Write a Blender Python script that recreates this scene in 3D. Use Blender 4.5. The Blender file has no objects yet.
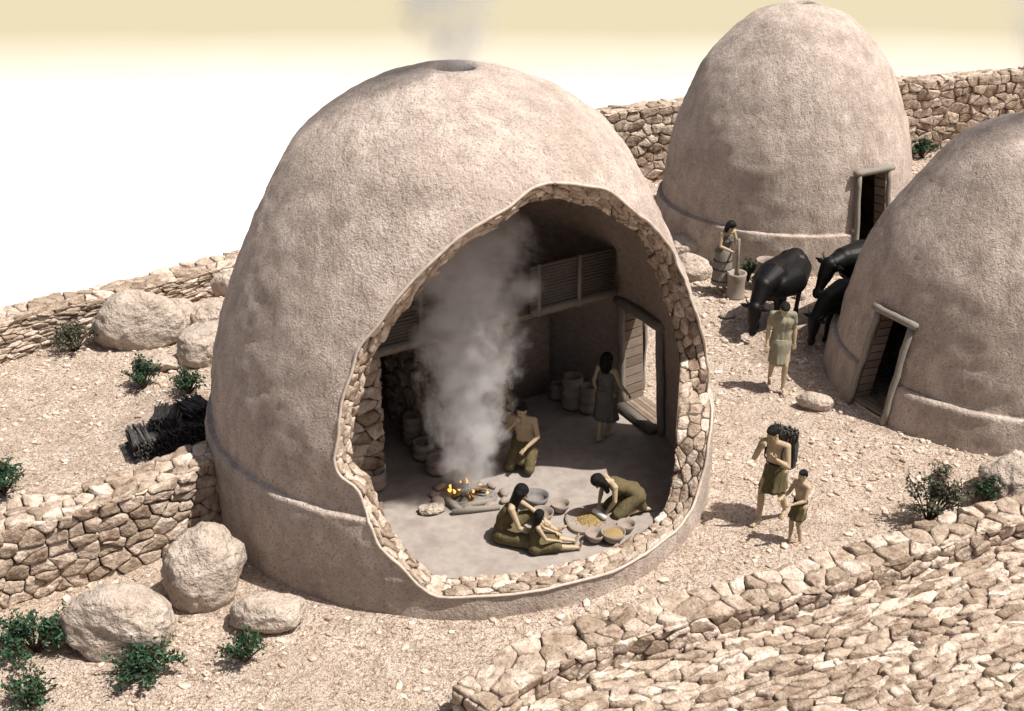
import bpy, bmesh, math, random, time
import numpy as np
from mathutils import Vector, Matrix, geometry, noise as mnoise

T0 = time.time()
R = math.radians
scene = bpy.context.scene
col = scene.collection

# ------------------------------------------------------------------ camera
F = 1250.0; PITCH = R(25.5); CH = 10.3
cam_d = bpy.data.cameras.new('camera'); cam = bpy.data.objects.new('camera', cam_d); col.objects.link(cam)
cam.location = (0, 0, CH); cam.rotation_euler = (R(90) - PITCH, 0, 0)
cam_d.sensor_width = 36; cam_d.lens = F / 1024 * 36; cam_d.clip_end = 4000; cam_d.clip_start = .1
scene.camera = cam

# ------------------------------------------------------------------ sky + sun
SUN_EL = 62.0; SUN_AZ = -16.0          # azimuth measured from +X, negative = towards the camera
world = bpy.data.worlds.new('World'); scene.world = world; world.use_nodes = True
wn = world.node_tree; bg = wn.nodes['Background']
sky = wn.nodes.new('ShaderNodeTexSky'); sky.sky_type = 'NISHITA'; sky.sun_disc = False
sky.sun_elevation = R(SUN_EL); sky.sun_rotation = R(90 - SUN_AZ); sky.dust_density = 6.0; sky.air_density = .7; sky.ozone_density = .4
wn.links.new(sky.outputs[0], bg.inputs[0]); bg.inputs[1].default_value = .052
sun_d = bpy.data.lights.new('sun', 'SUN'); sun_d.energy = 4.6; sun_d.angle = R(.6); sun_d.color = (1, .925, .85)
sun = bpy.data.objects.new('sun', sun_d); col.objects.link(sun)
sv = Vector((math.cos(R(SUN_EL)) * math.cos(R(SUN_AZ)), math.cos(R(SUN_EL)) * math.sin(R(SUN_AZ)), math.sin(R(SUN_EL))))
sun.rotation_euler = sv.to_track_quat('Z', 'Y').to_euler()
vs = scene.view_settings; vs.view_transform = 'Standard'; vs.look = 'None'; vs.gamma = 1; vs.exposure = .5
scene.cycles.volume_bounces = 6; scene.cycles.max_bounces = 8; scene.cycles.volume_step_rate = 1.0

# ------------------------------------------------------------------ helpers
def ray(px, py):
    x = (px - 512) / F; u = -(py - 355.5) / F
    c, s = math.cos(PITCH), math.sin(PITCH)
    return Vector((x, c + u * s, -s + u * c)).normalized()
def G(px, py, z=0.0):
    d = ray(px, py); t = (z - CH) / d.z
    return Vector((d.x * t, d.y * t, z))

def tag(o, label=None, cat=None, group=None, kind=None):
    if label: o['label'] = label
    if cat: o['category'] = cat
    if group: o['group'] = group
    if kind: o['kind'] = kind
    return o
def empty(name, loc, rz=0, **k):
    o = bpy.data.objects.new(name, None); col.objects.link(o); o.location = loc; o.rotation_euler = (0, 0, rz)
    o.empty_display_size = .1
    return tag(o, **k)
def mesh(name, verts, faces, mat, parent=None, smooth=True, mi=None):
    me = bpy.data.meshes.new(name)
    me.from_pydata([tuple(v) for v in verts], [], [tuple(f) for f in faces])
    mats = mat if isinstance(mat, (list, tuple)) else [mat]
    for m in mats: me.materials.append(m)
    if smooth: me.polygons.foreach_set('use_smooth', [True] * len(me.polygons))
    if mi is not None: me.polygons.foreach_set('material_index', mi)
    me.update()
    o = bpy.data.objects.new(name, me); col.objects.link(o)
    if parent: o.parent = parent
    return o
def copy_tree(o, parent=None):
    c = o.copy(); col.objects.link(c)
    if parent: c.parent = parent
    for ch in [x for x in bpy.data.objects if x.parent == o]: copy_tree(ch, c)
    return c

class MB:
    def __init__(s): s.v = []; s.f = []
    def add(s, v, f):
        n = len(s.v); s.v += [tuple(p) for p in v]; s.f += [tuple(i + n for i in q) for q in f]
    def box(s, c, d, rot=None, taper=1.0, bev=0.0):
        c = Vector(c); h = Vector(d) / 2
        rot = rot if rot is not None else Matrix.Identity(3)
        b = min(bev, min(h) * .9)
        vs_ = []; ids = {}
        if b <= 0:
            pts = [(x, y, z) for z in (-1, 1) for y in (-1, 1) for x in (-1, 1)]
            v = []
            for x, y, z in pts:
                k = taper if z > 0 else 1
                v.append(c + rot @ Vector((x * h.x * k, y * h.y * k, z * h.z)))
            s.add(v, [(0, 2, 3, 1), (4, 5, 7, 6), (0, 1, 5, 4), (1, 3, 7, 5), (3, 2, 6, 7), (2, 0, 4, 6)])
            return
        bm = bmesh.new(); bmesh.ops.create_cube(bm, size=1)
        for v in bm.verts:
            k = taper if v.co.z > 0 else 1
            v.co = Vector((v.co.x * d[0] * k, v.co.y * d[1] * k, v.co.z * d[2]))
        bmesh.ops.bevel(bm, geom=bm.edges[:], offset=b, segments=2, affect='EDGES')
        bm.verts.index_update()
        s.add([c + rot @ v.co for v in bm.verts], [[v.index for v in f.verts] for f in bm.faces]); bm.free()
    def tube(s, pts, rad, n=8, cap=True, jit=0):
        pts = [Vector(p) for p in pts]; m = len(pts)
        rs = rad if isinstance(rad, (list, tuple)) else [rad] * m
        vv = []; ff = []
        up = Vector((0, 0, 1))
        t0 = (pts[1] - pts[0]).normalized()
        if abs(t0.dot(up)) > .9: up = Vector((1, 0, 0))
        a = t0.cross(up).normalized()
        for i, p in enumerate(pts):
            t = (pts[min(i + 1, m - 1)] - pts[max(i - 1, 0)]).normalized()
            a = (a - t * a.dot(t)).normalized(); b = t.cross(a)
            for k in range(n):
                th = 2 * math.pi * k / n
                r_ = rs[i] * (1 + jit * (random.random() - .5))
                vv.append(p + (a * math.cos(th) + b * math.sin(th)) * r_)
        for i in range(m - 1):
            for k in range(n):
                k2 = (k + 1) % n
                ff.append((i * n + k, i * n + k2, (i + 1) * n + k2, (i + 1) * n + k))
        if cap:
            ff.append(tuple(range(n))[::-1]); ff.append(tuple((m - 1) * n + k for k in range(n)))
        s.add(vv, ff)
    def capsule(s, a, b, ra, rb=None, n=14):
        rb = ra if rb is None else rb
        a = Vector(a); b = Vector(b); d = b - a; L = d.length
        t = d / L if L > 1e-6 else Vector((0, 0, 1))
        pts = []; rs = []
        for i in range(1, 6):
            th = math.pi / 2 * i / 5
            pts.append(a - t * ra * math.cos(th)); rs.append(ra * math.sin(th))
        for i in range(5, 0, -1):
            th = math.pi / 2 * i / 5
            pts.append(b + t * rb * math.cos(th)); rs.append(rb * math.sin(th))
        if L < 1e-5: pts.pop(5); rs.pop(5)
        s.tube(pts, rs, n)
    def ell(s, c, r, rot=None, n=18):
        c = Vector(c); rot = rot if rot is not None else Matrix.Identity(3)
        v = []; f = []; m = n // 2
        v.append(c + rot @ Vector((0, 0, r[2])))
        for i in range(1, m):
            th = math.pi * i / m
            for k in range(n):
                ph = 2 * math.pi * k / n
                v.append(c + rot @ Vector((r[0] * math.sin(th) * math.cos(ph), r[1] * math.sin(th) * math.sin(ph), r[2] * math.cos(th))))
        v.append(c + rot @ Vector((0, 0, -r[2])))
        for k in range(n):
            f.append((0, 1 + k, 1 + (k + 1) % n))
            f.append((len(v) - 1, 1 + (m - 2) * n + (k + 1) % n, 1 + (m - 2) * n + k))
        for i in range(m - 2):
            for k in range(n):
                a = 1 + i * n + k; b = 1 + i * n + (k + 1) % n
                f.append((a, a + n, b + n, b))
        s.add(v, f)
    def lathe(s, prof, c=(0, 0, 0), n=28, rot=None):
        c = Vector(c); rot = rot if rot is not None else Matrix.Identity(3)
        v = []; f = []
        for r, z in prof:
            for k in range(n):
                th = 2 * math.pi * k / n
                v.append(c + rot @ Vector((r * math.cos(th), r * math.sin(th), z)))
        for i in range(len(prof) - 1):
            for k in range(n):
                k2 = (k + 1) % n
                f.append((i * n + k, i * n + k2, (i + 1) * n + k2, (i + 1) * n + k))
        s.add(v, f)
    def build(s, name, mat, parent=None, smooth=True):
        return mesh(name, s.v, s.f, mat, parent, smooth)
    def remesh(s, name, mat, parent=None, voxel=.008, smooth=2, noise=None, disp=None):
        me = bpy.data.meshes.new(name + '_tmp'); me.from_pydata(s.v, [], s.f); me.update()
        o = bpy.data.objects.new(name, me); col.objects.link(o)
        m = o.modifiers.new('r', 'REMESH'); m.mode = 'VOXEL'; m.voxel_size = voxel
        if smooth:
            k = o.modifiers.new('s', 'SMOOTH'); k.factor = .5; k.iterations = smooth
        dg = bpy.context.evaluated_depsgraph_get(); ev = o.evaluated_get(dg)
        new = bpy.data.meshes.new_from_object(ev); o.modifiers.clear(); o.data = new; bpy.data.meshes.remove(me)
        new.materials.clear(); new.materials.append(mat)
        if disp:
            for v in new.vertices: v.co = disp(v.co)
        new.polygons.foreach_set('use_smooth', [True] * len(new.polygons)); new.update()
        if parent: o.parent = parent
        return o

def lin(h):
    h = h.lstrip('#'); o = []
    for i in (0, 2, 4):
        c = int(h[i:i + 2], 16) / 255; o.append(c / 12.92 if c <= .04045 else ((c + .055) / 1.055) ** 2.4)
    return (*o, 1)

def mat(name, cols, scale=8, rough=.95, bumps=(), island=0.0, stretch=(1, 1, 1), detail=8, coord='Object', spec=.15, spots=None, rot=(0,0,0)):
    """cols: list of linear rgb, spread by a noise ramp; bumps: (scale, strength, distance, kind)"""
    m = bpy.data.materials.new(name); m.use_nodes = True; nt = m.node_tree; N = nt.nodes; L = nt.links
    b = N['Principled BSDF']; b.inputs['Roughness'].default_value = rough; b.inputs['Specular IOR Level'].default_value = spec
    tc = N.new('ShaderNodeTexCoord'); mp = N.new('ShaderNodeMapping'); L.new(tc.outputs[coord], mp.inputs[0]); mp.inputs['Scale'].default_value = stretch
    mp.inputs['Rotation'].default_value = rot
    nz = N.new('ShaderNodeTexNoise'); nz.inputs['Scale'].default_value = scale; nz.inputs['Detail'].default_value = detail; nz.inputs['Roughness'].default_value = .65
    L.new(mp.outputs[0], nz.inputs['Vector'])
    rp = N.new('ShaderNodeValToRGB'); L.new(nz.outputs['Fac'], rp.inputs[0])
    n = len(cols); el = rp.color_ramp.elements
    while len(el) < n: el.new(.5)
    for i, c in enumerate(cols):
        el[i].position = .3 + .4 * i / max(1, n - 1); el[i].color = (*c[:3], 1)
    out = rp.outputs[0]
    if spots:
        for (sc, lo, hi, c, fac) in spots:
            s2 = N.new('ShaderNodeTexNoise'); s2.inputs['Scale'].default_value = sc; s2.inputs['Detail'].default_value = 6; L.new(tc.outputs[coord], s2.inputs['Vector'])
            mr = N.new('ShaderNodeMapRange'); mr.inputs[1].default_value = lo; mr.inputs[2].default_value = hi; mr.inputs[4].default_value = fac
            L.new(s2.outputs['Fac'], mr.inputs[0])
            mx = N.new('ShaderNodeMix'); mx.data_type = 'RGBA'; L.new(mr.outputs[0], mx.inputs[0]); L.new(out, mx.inputs[6]); mx.inputs[7].default_value = (*c[:3], 1)
            out = mx.outputs[2]
    if island:
        g = N.new('ShaderNodeNewGeometry'); mr = N.new('ShaderNodeMapRange'); mr.inputs[3].default_value = 1 - island; mr.inputs[4].default_value = 1 + island
        L.new(g.outputs['Random Per Island'], mr.inputs[0])
        hs = N.new('ShaderNodeHueSaturation'); L.new(mr.outputs[0], hs.inputs['Value']); L.new(out, hs.inputs['Color'])
        m3 = N.new('ShaderNodeMath'); m3.operation = 'MULTIPLY_ADD'; m3.inputs[1].default_value = -.5; m3.inputs[2].default_value = 1.45
        L.new(mr.outputs[0], m3.inputs[0]); L.new(m3.outputs[0], hs.inputs['Saturation'])
        out = hs.outputs[0]
    L.new(out, b.inputs['Base Color'])
    prev = None
    for (sc, st, di, kind) in bumps:
        if kind == 'v':
            t = N.new('ShaderNodeTexVoronoi'); t.inputs['Scale'].default_value = sc; o_ = t.outputs['Distance']
            L.new(tc.outputs[coord], t.inputs['Vector'])
        else:
            t = N.new('ShaderNodeTexNoise'); t.inputs['Scale'].default_value = sc; t.inputs['Detail'].default_value = 5; o_ = t.outputs['Fac']
            L.new(mp.outputs[0] if kind == 's' else tc.outputs[coord], t.inputs['Vector'])
        bp = N.new('ShaderNodeBump'); bp.inputs['Strength'].default_value = st; bp.inputs['Distance'].default_value = di
        L.new(o_, bp.inputs['Height'])
        if prev: L.new(prev.outputs[0], bp.inputs['Normal'])
        prev = bp
    if prev: L.new(prev.outputs[0], b.inputs['Normal'])
    return m

def c3(r, g, b): return (r, g, b)
M = {}
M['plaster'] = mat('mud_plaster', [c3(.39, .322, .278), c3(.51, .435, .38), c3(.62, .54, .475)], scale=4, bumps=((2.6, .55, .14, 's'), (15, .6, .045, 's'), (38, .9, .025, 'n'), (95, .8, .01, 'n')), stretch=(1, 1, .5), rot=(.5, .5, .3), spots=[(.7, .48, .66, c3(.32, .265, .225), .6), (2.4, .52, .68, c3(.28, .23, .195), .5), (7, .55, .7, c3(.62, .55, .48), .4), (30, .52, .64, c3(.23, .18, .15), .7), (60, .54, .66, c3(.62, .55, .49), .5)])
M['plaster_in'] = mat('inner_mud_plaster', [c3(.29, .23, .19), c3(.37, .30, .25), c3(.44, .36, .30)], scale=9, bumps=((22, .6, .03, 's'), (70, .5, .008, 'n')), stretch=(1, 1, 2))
M['plaster_edge'] = mat('plaster_edge', [c3(.42, .36, .30), c3(.6, .52, .45)], scale=14, bumps=((60, .4, .005, 'n'),))
M['floor'] = mat('rammed_floor', [c3(.27, .24, .22), c3(.36, .325, .295)], scale=7, bumps=((50, .4, .008, 'n'), (8, .3, .03, 'n')), spots=[(2, .5, .7, c3(.19, .16, .145), .5)])
M['stone'] = mat('dry_stone', [c3(.30, .225, .17), c3(.46, .37, .29), c3(.64, .55, .45)], scale=5, island=.34, bumps=((9, .9, .06, 'n'), (26, .9, .025, 'n'), (80, .8, .008, 'n')), spots=[(7, .53, .66, c3(.21, .14, .10), .7), (38, .56, .66, c3(.16, .11, .08), .6)])
M['mortar'] = mat('wall_joint_earth', [c3(.06, .045, .035), c3(.12, .09, .07)], scale=12, bumps=((30, .6, .02, 'n'),))
M['rock'] = mat('pale_rock', [c3(.37, .31, .26), c3(.50, .43, .365), c3(.60, .53, .46)], scale=3, bumps=((4, .9, .12, 'n'), (13, 1.0, .06, 'n'), (45, 1.0, .02, 'n')), spots=[(7, .55, .72, c3(.28, .22, .18), .6), (34, .55, .65, c3(.24, .19, .155), .6)])
M['ground'] = mat('gravelly_earth', [c3(.42, .335, .265), c3(.60, .495, .405), c3(.74, .645, .56)], scale=2.2, detail=12, bumps=((6, 1.0, .12, 'n'), (17, 1.0, .08, 'n'), (45, 1.0, .035, 'n')), spots=[(15, .54, .62, c3(.30, .20, .14), .8), (42, .54, .62, c3(.24, .165, .12), .7), (24, .56, .64, c3(.82, .76, .68), .6), (.45, .5, .62, c3(.50, .40, .315), .45)])
M['pebble'] = mat('pebble', [c3(.44, .35, .27), c3(.6, .5, .41)], scale=5, island=.35)
M['wood'] = mat('grey_wood', [c3(.115, .10, .085), c3(.19, .17, .145)], scale=6, stretch=(14, 14, 1), bumps=((10, .8, .01, 's'),), rough=.8)
M['wood_grey'] = mat('weathered_log', [c3(.19, .175, .15), c3(.30, .275, .235)], scale=5, stretch=(10, 10, .8), bumps=((9, .8, .012, 's'),), rough=.85)
M['wood_brown'] = mat('brown_stick', [c3(.16, .10, .05), c3(.34, .22, .11)], scale=8, stretch=(4, 4, 1), bumps=((20, .5, .01, 's'),))
M['plank'] = mat('plank', [c3(.15, .115, .09), c3(.27, .21, .165)], scale=4, stretch=(1, 1, 12), island=.2, bumps=((8, .6, .01, 's'),))
M['char'] = mat('dark_brushwood', [c3(.03, .029, .029), c3(.12, .115, .11)], scale=9, island=.7, rough=.75, bumps=((40, .6, .01, 'n'),))
M['clay'] = mat('grey_clay', [c3(.24, .20, .17), c3(.34, .29, .25)], scale=6, bumps=((30, .3, .006, 'n'),), rough=.85, spots=[(3, .5, .75, c3(.17, .14, .12), .5)])
M['clay_dark'] = mat('dark_clay', [c3(.15, .14, .135), c3(.25, .235, .225)], scale=6, bumps=((30, .3, .006, 'n'),), rough=.8)
M['grain'] = mat('millet_grain', [c3(.20, .14, .06), c3(.50, .38, .18)], scale=90, bumps=((120, .9, .01, 'v'),))
M['roller'] = mat('pale_grindstone', [c3(.6, .6, .6), c3(.75, .75, .75)], scale=20, rough=.6)
M['skin'] = mat('skin', [c3(.38, .295, .19), c3(.46, .365, .245)], scale=6, rough=.6, spec=.3, bumps=((60, .1, .003, 'n'),))
M['hair'] = mat('black_hair', [c3(.003, .003, .003), c3(.007, .0065, .0065)], scale=40, stretch=(6, 6, 1), rough=.5, spec=.25, bumps=((40, .9, .012, 's'),))
M['olive'] = mat('olive_cloth', [c3(.085, .07, .034), c3(.15, .125, .065)], scale=12, stretch=(3, 3, .4), bumps=((7, .5, .03, 's'), (120, .3, .004, 'n')), rough=.9)
M['khaki'] = mat('pale_olive_cloth', [c3(.20, .19, .14), c3(.28, .265, .20)], scale=10, stretch=(3, 3, .5), bumps=((6, .5, .03, 's'), (120, .3, .004, 'n')), rough=.9)
M['greycloth'] = mat('grey_cloth', [c3(.10, .095, .085), c3(.15, .145, .13)], scale=10, stretch=(3, 3, .5), bumps=((6, .5, .03, 's'), (120, .3, .004, 'n')), rough=.9)
M['wrap'] = mat('grey_wrap_cloth', [c3(.17, .16, .14), c3(.25, .235, .205)], scale=10, stretch=(3, 3, .5), bumps=((6, .4, .03, 's'), (120, .3, .004, 'n')), rough=.9)
M['band'] = mat('dark_cloth_band', [c3(.02, .018, .016), c3(.04, .035, .03)], scale=10)
M['cow'] = mat('black_cowhide', [c3(.003, .003, .003), c3(.007, .0065, .0065)], scale=12, rough=.5, spec=.22, bumps=((90, .3, .004, 'n'),))
M['horn'] = mat('dark_horn', [c3(.02, .018, .016), c3(.07, .06, .05)], scale=6, rough=.4)
M['leaf'] = mat('dark_green_leaf', [c3(.012, .05, .022), c3(.035, .095, .04)], scale=3, island=.5, rough=.55, spec=.3)
M['leaf_dry'] = mat('grey_green_leaf', [c3(.07, .08, .05), c3(.13, .13, .09)], scale=3, island=.4, rough=.8)
M['stem'] = mat('shrub_stem', [c3(.05, .035, .025), c3(.10, .075, .05)], scale=8)
M['ash'] = mat('ash', [c3(.10, .095, .09), c3(.28, .27, .26)], scale=14, bumps=((30, .7, .02, 'n'),))
M['eye'] = mat('dark_eye', [c3(.01, .008, .006), c3(.02, .015, .012)], rough=.3)
M['lip'] = mat('lip', [c3(.22, .10, .07), c3(.26, .12, .085)], rough=.5)

def flame_mat():
    m = bpy.data.materials.new('flame'); m.use_nodes = True; nt = m.node_tree; b = nt.nodes['Principled BSDF']
    b.inputs['Base Color'].default_value = (.9, .5, .1, 1)
    b.inputs['Emission Color'].default_value = (1, .50, .12, 1); b.inputs['Emission Strength'].default_value = 1.5
    b.inputs['Alpha'].default_value = .75
    return m
M['flame'] = flame_mat()

def plain_mat():
    # background fade painted into the ground: hazy white near the village, cream further out
    m = bpy.data.materials.new('painted_fade_ground'); m.use_nodes = True; nt = m.node_tree; N = nt.nodes; L = nt.links
    b = N['Principled BSDF']; b.inputs['Roughness'].default_value = 1; b.inputs['Specular IOR Level'].default_value = .05
    tc = N.new('ShaderNodeTexCoord'); sp = N.new('ShaderNodeSeparateXYZ'); L.new(tc.outputs['Object'], sp.inputs[0])
    nz = N.new('ShaderNodeTexNoise'); nz.inputs['Scale'].default_value = .05; nz.inputs['Detail'].default_value = 5; L.new(tc.outputs['Object'], nz.inputs['Vector'])
    ad = N.new('ShaderNodeMath'); ad.operation = 'MULTIPLY_ADD'; ad.inputs[1].default_value = 8; L.new(nz.outputs['Fac'], ad.inputs[0]); L.new(sp.outputs['Y'], ad.inputs[2])
    mr = N.new('ShaderNodeMapRange'); mr.inputs[1].default_value = 36; mr.inputs[2].default_value = 58; L.new(ad.outputs[0], mr.inputs[0])
    rp = N.new('ShaderNodeMix'); rp.data_type = 'RGBA'; L.new(mr.outputs[0], rp.inputs[0])
    rp.inputs[6].default_value = (.80, .79, .78, 1); rp.inputs[7].default_value = (.38, .355, .25, 1)
    L.new(rp.outputs[2], b.inputs['Base Color'])
    return m
M['plain'] = plain_mat()

# ------------------------------------------------------------------ voronoi stones
def clip(poly, a, b, c):
    """keep a*x+b*y<=c"""
    out = []
    n = len(poly)
    for i in range(n):
        p, q = poly[i], poly[(i + 1) % n]
        dp = a * p[0] + b * p[1] - c; dq = a * q[0] + b * q[1] - c
        if dp <= 0: out.append(p)
        if dp * dq < 0:
            t = dp / (dp - dq); out.append((p[0] + (q[0] - p[0]) * t, p[1] + (q[1] - p[1]) * t))
    return out
def cells(W, H, cw, ch, rng, jit=.8):
    nx = max(1, round(W / cw)); ny = max(1, round(H / ch)); cw = W / nx; ch = H / ny; asp = cw / ch
    S = {}
    for j in range(-1, ny + 1):
        off = .5 if j % 2 else 0
        for i in range(-2, nx + 2):
            S[i, j] = ((i + .5 + off - .25 + (rng.random() - .5) * jit) * cw, (j + .5 + (rng.random() - .5) * jit * .7) * ch)
    res = []
    for (i, j), p in S.items():
        poly = [(p[0] - 2 * cw, p[1] - 2 * ch), (p[0] + 2 * cw, p[1] - 2 * ch), (p[0] + 2 * cw, p[1] + 2 * ch), (p[0] - 2 * cw, p[1] + 2 * ch)]
        for dj in (-2, -1, 0, 1, 2):
            for di in (-2, -1, 0, 1, 2):
                if di == dj == 0: continue
                q = S.get((i + di, j + dj))
                if q is None: continue
                dx = q[0] - p[0]; dy = (q[1] - p[1]) * asp * asp
                mx = (p[0] + q[0]) / 2; my = (p[1] + q[1]) / 2
                poly = clip(poly, dx, dy, dx * mx + dy * my)
                if not poly: break
            if not poly: break
        if not poly: continue
        for e in ((-1, 0, 0), (1, 0, W), (0, -1, 0), (0, 1, H)):
            poly = clip(poly, *e)
            if not poly: break
        if len(poly) >= 3:
            A = sum(poly[k][0] * poly[(k + 1) % len(poly)][1] - poly[(k + 1) % len(poly)][0] * poly[k][1] for k in range(len(poly))) / 2
            if A < cw * ch * .12: continue
            res.append(poly)
    return res
def stones(mb, W, H, cw, ch, fmap, rng, gap=.012, depth=.05, jit=1.0):
    """fmap(s,t,d) -> Vector"""
    for poly in cells(W, H, cw, ch, rng, jit):
        # drop tiny edges, chaikin
        P = []
        for k in range(len(poly)):
            p = poly[k]; q = poly[(k + 1) % len(poly)]
            ca = .07 + .09 * rng.random(); cb = .07 + .09 * rng.random()
            P.append((p[0] * (1 - ca) + q[0] * ca, p[1] * (1 - ca) + q[1] * ca))
            if math.hypot(p[0] - q[0], p[1] - q[1]) > .09:
                jx = (rng.random() - .5) * .03; P.append(((p[0] + q[0]) / 2 + (q[1] - p[1]) * jx * 4, (p[1] + q[1]) / 2 - (q[0] - p[0]) * jx * 4))
            P.append((p[0] * cb + q[0] * (1 - cb), p[1] * cb + q[1] * (1 - cb)))
        cx = sum(p[0] for p in P) / len(P); cy = sum(p[1] for p in P) / len(P)
        n = len(P); dd = depth * (.35 + 1.0 * rng.random()); tx = (rng.random() - .5) * .42; ty = (rng.random() - .5) * .42; sd = rng.random() * 50; g0 = gap * (.4 + 1.4 * rng.random() ** 2)
        v = []; f = []
        rad = [max(1e-4, math.hypot(p[0] - cx, p[1] - cy)) for p in P]
        for (ins, d) in ((g0 * .8, -.9), (g0, .55), (g0 + .010, .9), (g0 + .055, 1.0)):
            for p, r_ in zip(P, rad):
                k = max(.12, 1 - ins / r_)
                x = cx + (p[0] - cx) * k; y = cy + (p[1] - cy) * k
                dep = dd * d + (tx * (x - cx) + ty * (y - cy)) * (d > 0) + depth * .55 * mnoise.noise(Vector((x * 9, y * 9, sd))) * (d > .5)
                v.append(fmap(x, y, dep))
        v.append(fmap(cx, cy, dd + depth * .55 * mnoise.noise(Vector((cx * 9, cy * 9, sd)))))
        for a in range(3):
            for k in range(n):
                k2 = (k + 1) % n
                f.append((a * n + k, a * n + k2, (a + 1) * n + k2, (a + 1) * n + k))
        for k in range(n): f.append((3 * n + k, 3 * n + (k + 1) % n, 4 * n))
        mb.add(v, f)

def resample(path, step):
    P = [Vector(p) for p in path]; L = [0]
    for a, b in zip(P, P[1:]): L.append(L[-1] + (b - a).length)
    n = max(1, int(L[-1] / step)); out = []
    j = 0
    for i in range(n + 1):
        s = L[-1] * i / n
        while j < len(L) - 2 and L[j + 1] < s: j += 1
        k = (s - L[j]) / max(1e-9, L[j + 1] - L[j]); out.append(P[j].lerp(P[j + 1], k))
    return out, L[-1]
def smooth_path(P, it=2, closed=False):
    P = [Vector(p) for p in P]
    for _ in range(it):
        Q = [] if closed else [P[0]]
        rng_ = range(len(P)) if closed else range(len(P) - 1)
        for i in rng_:
            a = P[i]; b = P[(i + 1) % len(P)]
            Q += [a.lerp(b, .25), a.lerp(b, .75)]
        if not closed: Q.append(P[-1])
        P = Q
    return P
def stone_wall(name, path, hts, w, label, seed, cw=.28, ch=.18, base=-.15, parent=None, group=None, tcw=None, depth=.045):
    rng = random.Random(seed)
    pts = smooth_path([Vector((p[0], p[1], h)) for p, h in zip(path, hts)], 2)
    pts, L = resample(pts, .2)
    n = len(pts)
    tan = [(pts[min(i + 1, n - 1)] - pts[max(i - 1, 0)]) for i in range(n)]
    nor = []
    for t in tan:
        t = Vector((t.x, t.y, 0)).normalized(); nor.append(Vector((t.y, -t.x, 0)))
    step = L / (n - 1)
    def at(s):
        k = min(max(s / step, 0), n - 1.0001); i = int(k); u = k - i
        return pts[i].lerp(pts[i + 1], u), nor[i].lerp(nor[i + 1], u).normalized()
    hmax = max(hts) - base
    mb = MB(); core = MB()
    def wob(s): return .04 * mnoise.noise(Vector((s * .9, seed * 3.7, 0)))
    for side in (1, -1):
        def fm(s, t, d, side=side):
            p, nn = at(s if side == 1 else L - s)
            z = base + (p.z - base) * t / hmax
            return Vector((p.x, p.y, z)) + nn * side * (w / 2 + d + wob(s))
        stones(mb, L, hmax, cw, ch, fm, rng, depth=depth)
    def ft(s, t, d):
        p, nn = at(s)
        return Vector((p.x, p.y, p.z + d + wob(s * 1.7))) + nn * (w / 2 + .03 - t) 
    stones(mb, L, w + .06, cw * 1.05, tcw or w * .55, ft, rng, depth=depth)
    for e, s0 in ((0, 0), (1, L)):
        def fe(s, t, d, s0=s0, e=e):
            p, nn = at(s0); tt = Vector((-nn.y, nn.x, 0)) * (1 if e else -1)
            sgn = 1 if e else -1
            return Vector((p.x, p.y, base + (p.z - base) * t / hmax)) + nn * sgn * (w / 2 - s) + tt * d
        stones(mb, w, hmax, cw, ch, fe, rng, depth=depth)
    v = []; f = []
    for i in range(n):
        p = pts[i]; nn = nor[i]; q = w / 2 - .03
        for sx, z in ((1, base), (1, p.z - .02), (-1, p.z - .02), (-1, base)): v.append(Vector((p.x, p.y, z)) + nn * sx * q)
    for i in range(n - 1):
        for k in range(3): f.append((i * 4 + k, i * 4 + k + 1, i * 4 + 4 + k + 1, i * 4 + 4 + k))
    f.append((0, 1, 2, 3)); f.append(tuple((n - 1) * 4 + k for k in (3, 2, 1, 0)))
    o = mesh(name, mb.v + v, mb.f + [tuple(i + len(mb.v) for i in q) for q in f], [M['stone'], M['mortar']], parent, True, [0] * len(mb.f) + [1] * len(f))
    if label: tag(o, label, 'stone wall', group)
    return o

# ------------------------------------------------------------------ ground
def W(px, py, z): p = G(px, py, z); return (p.x, p.y)
WALL_BACK_L = [(-15.5, 15.5), W(-110, 345, .85), W(0, 316, .8), W(120, 288, .65), W(236, 258, .55), (-2.5, 27.8), (.3, 30.4), (1.6, 31.6)]
WALL_FAR = [(1.1, 31.5), (2.2, 32.1), (4.5, 33.0), (7.5, 34.1), (11.1, 35.1), (15, 36.1), (21, 37.5)]
inside_poly = [(-200, -200)] + [(-60, -30), (-15.5, 15.5)] + WALL_BACK_L[1:-1] + WALL_FAR + [(40, 20), (200, -200)]
def in_poly(x, y, poly):
    c = False; n = len(poly)
    for i in range(n):
        x1, y1 = poly[i]; x2, y2 = poly[(i + 1) % n]
        if (y1 > y) != (y2 > y) and x < (x2 - x1) * (y - y1) / (y2 - y1) + x1: c = not c
    return c
def axis(lo, hi, step, far):
    a = list(np.arange(lo, hi + 1e-6, step)); s = step; x = lo; L_ = []
    while x > -far: s *= 1.35; x -= s; L_.append(x)
    s = step; x = a[-1]; H_ = []
    while x < far: s *= 1.35; x += s; H_.append(x)
    return L_[::-1] + a + H_
def gz(x, y):
    r1 = min(1, max(0, (30 - math.hypot(x, y - 22)) / 6))
    return r1 * (.05 * mnoise.noise(Vector((x * .35, y * .35, 1))) + .022 * mnoise.noise(Vector((x * 1.7, y * 1.7, 5))) + .013 * mnoise.noise(Vector((x * 6, y * 6, 9)))) - .02
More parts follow.
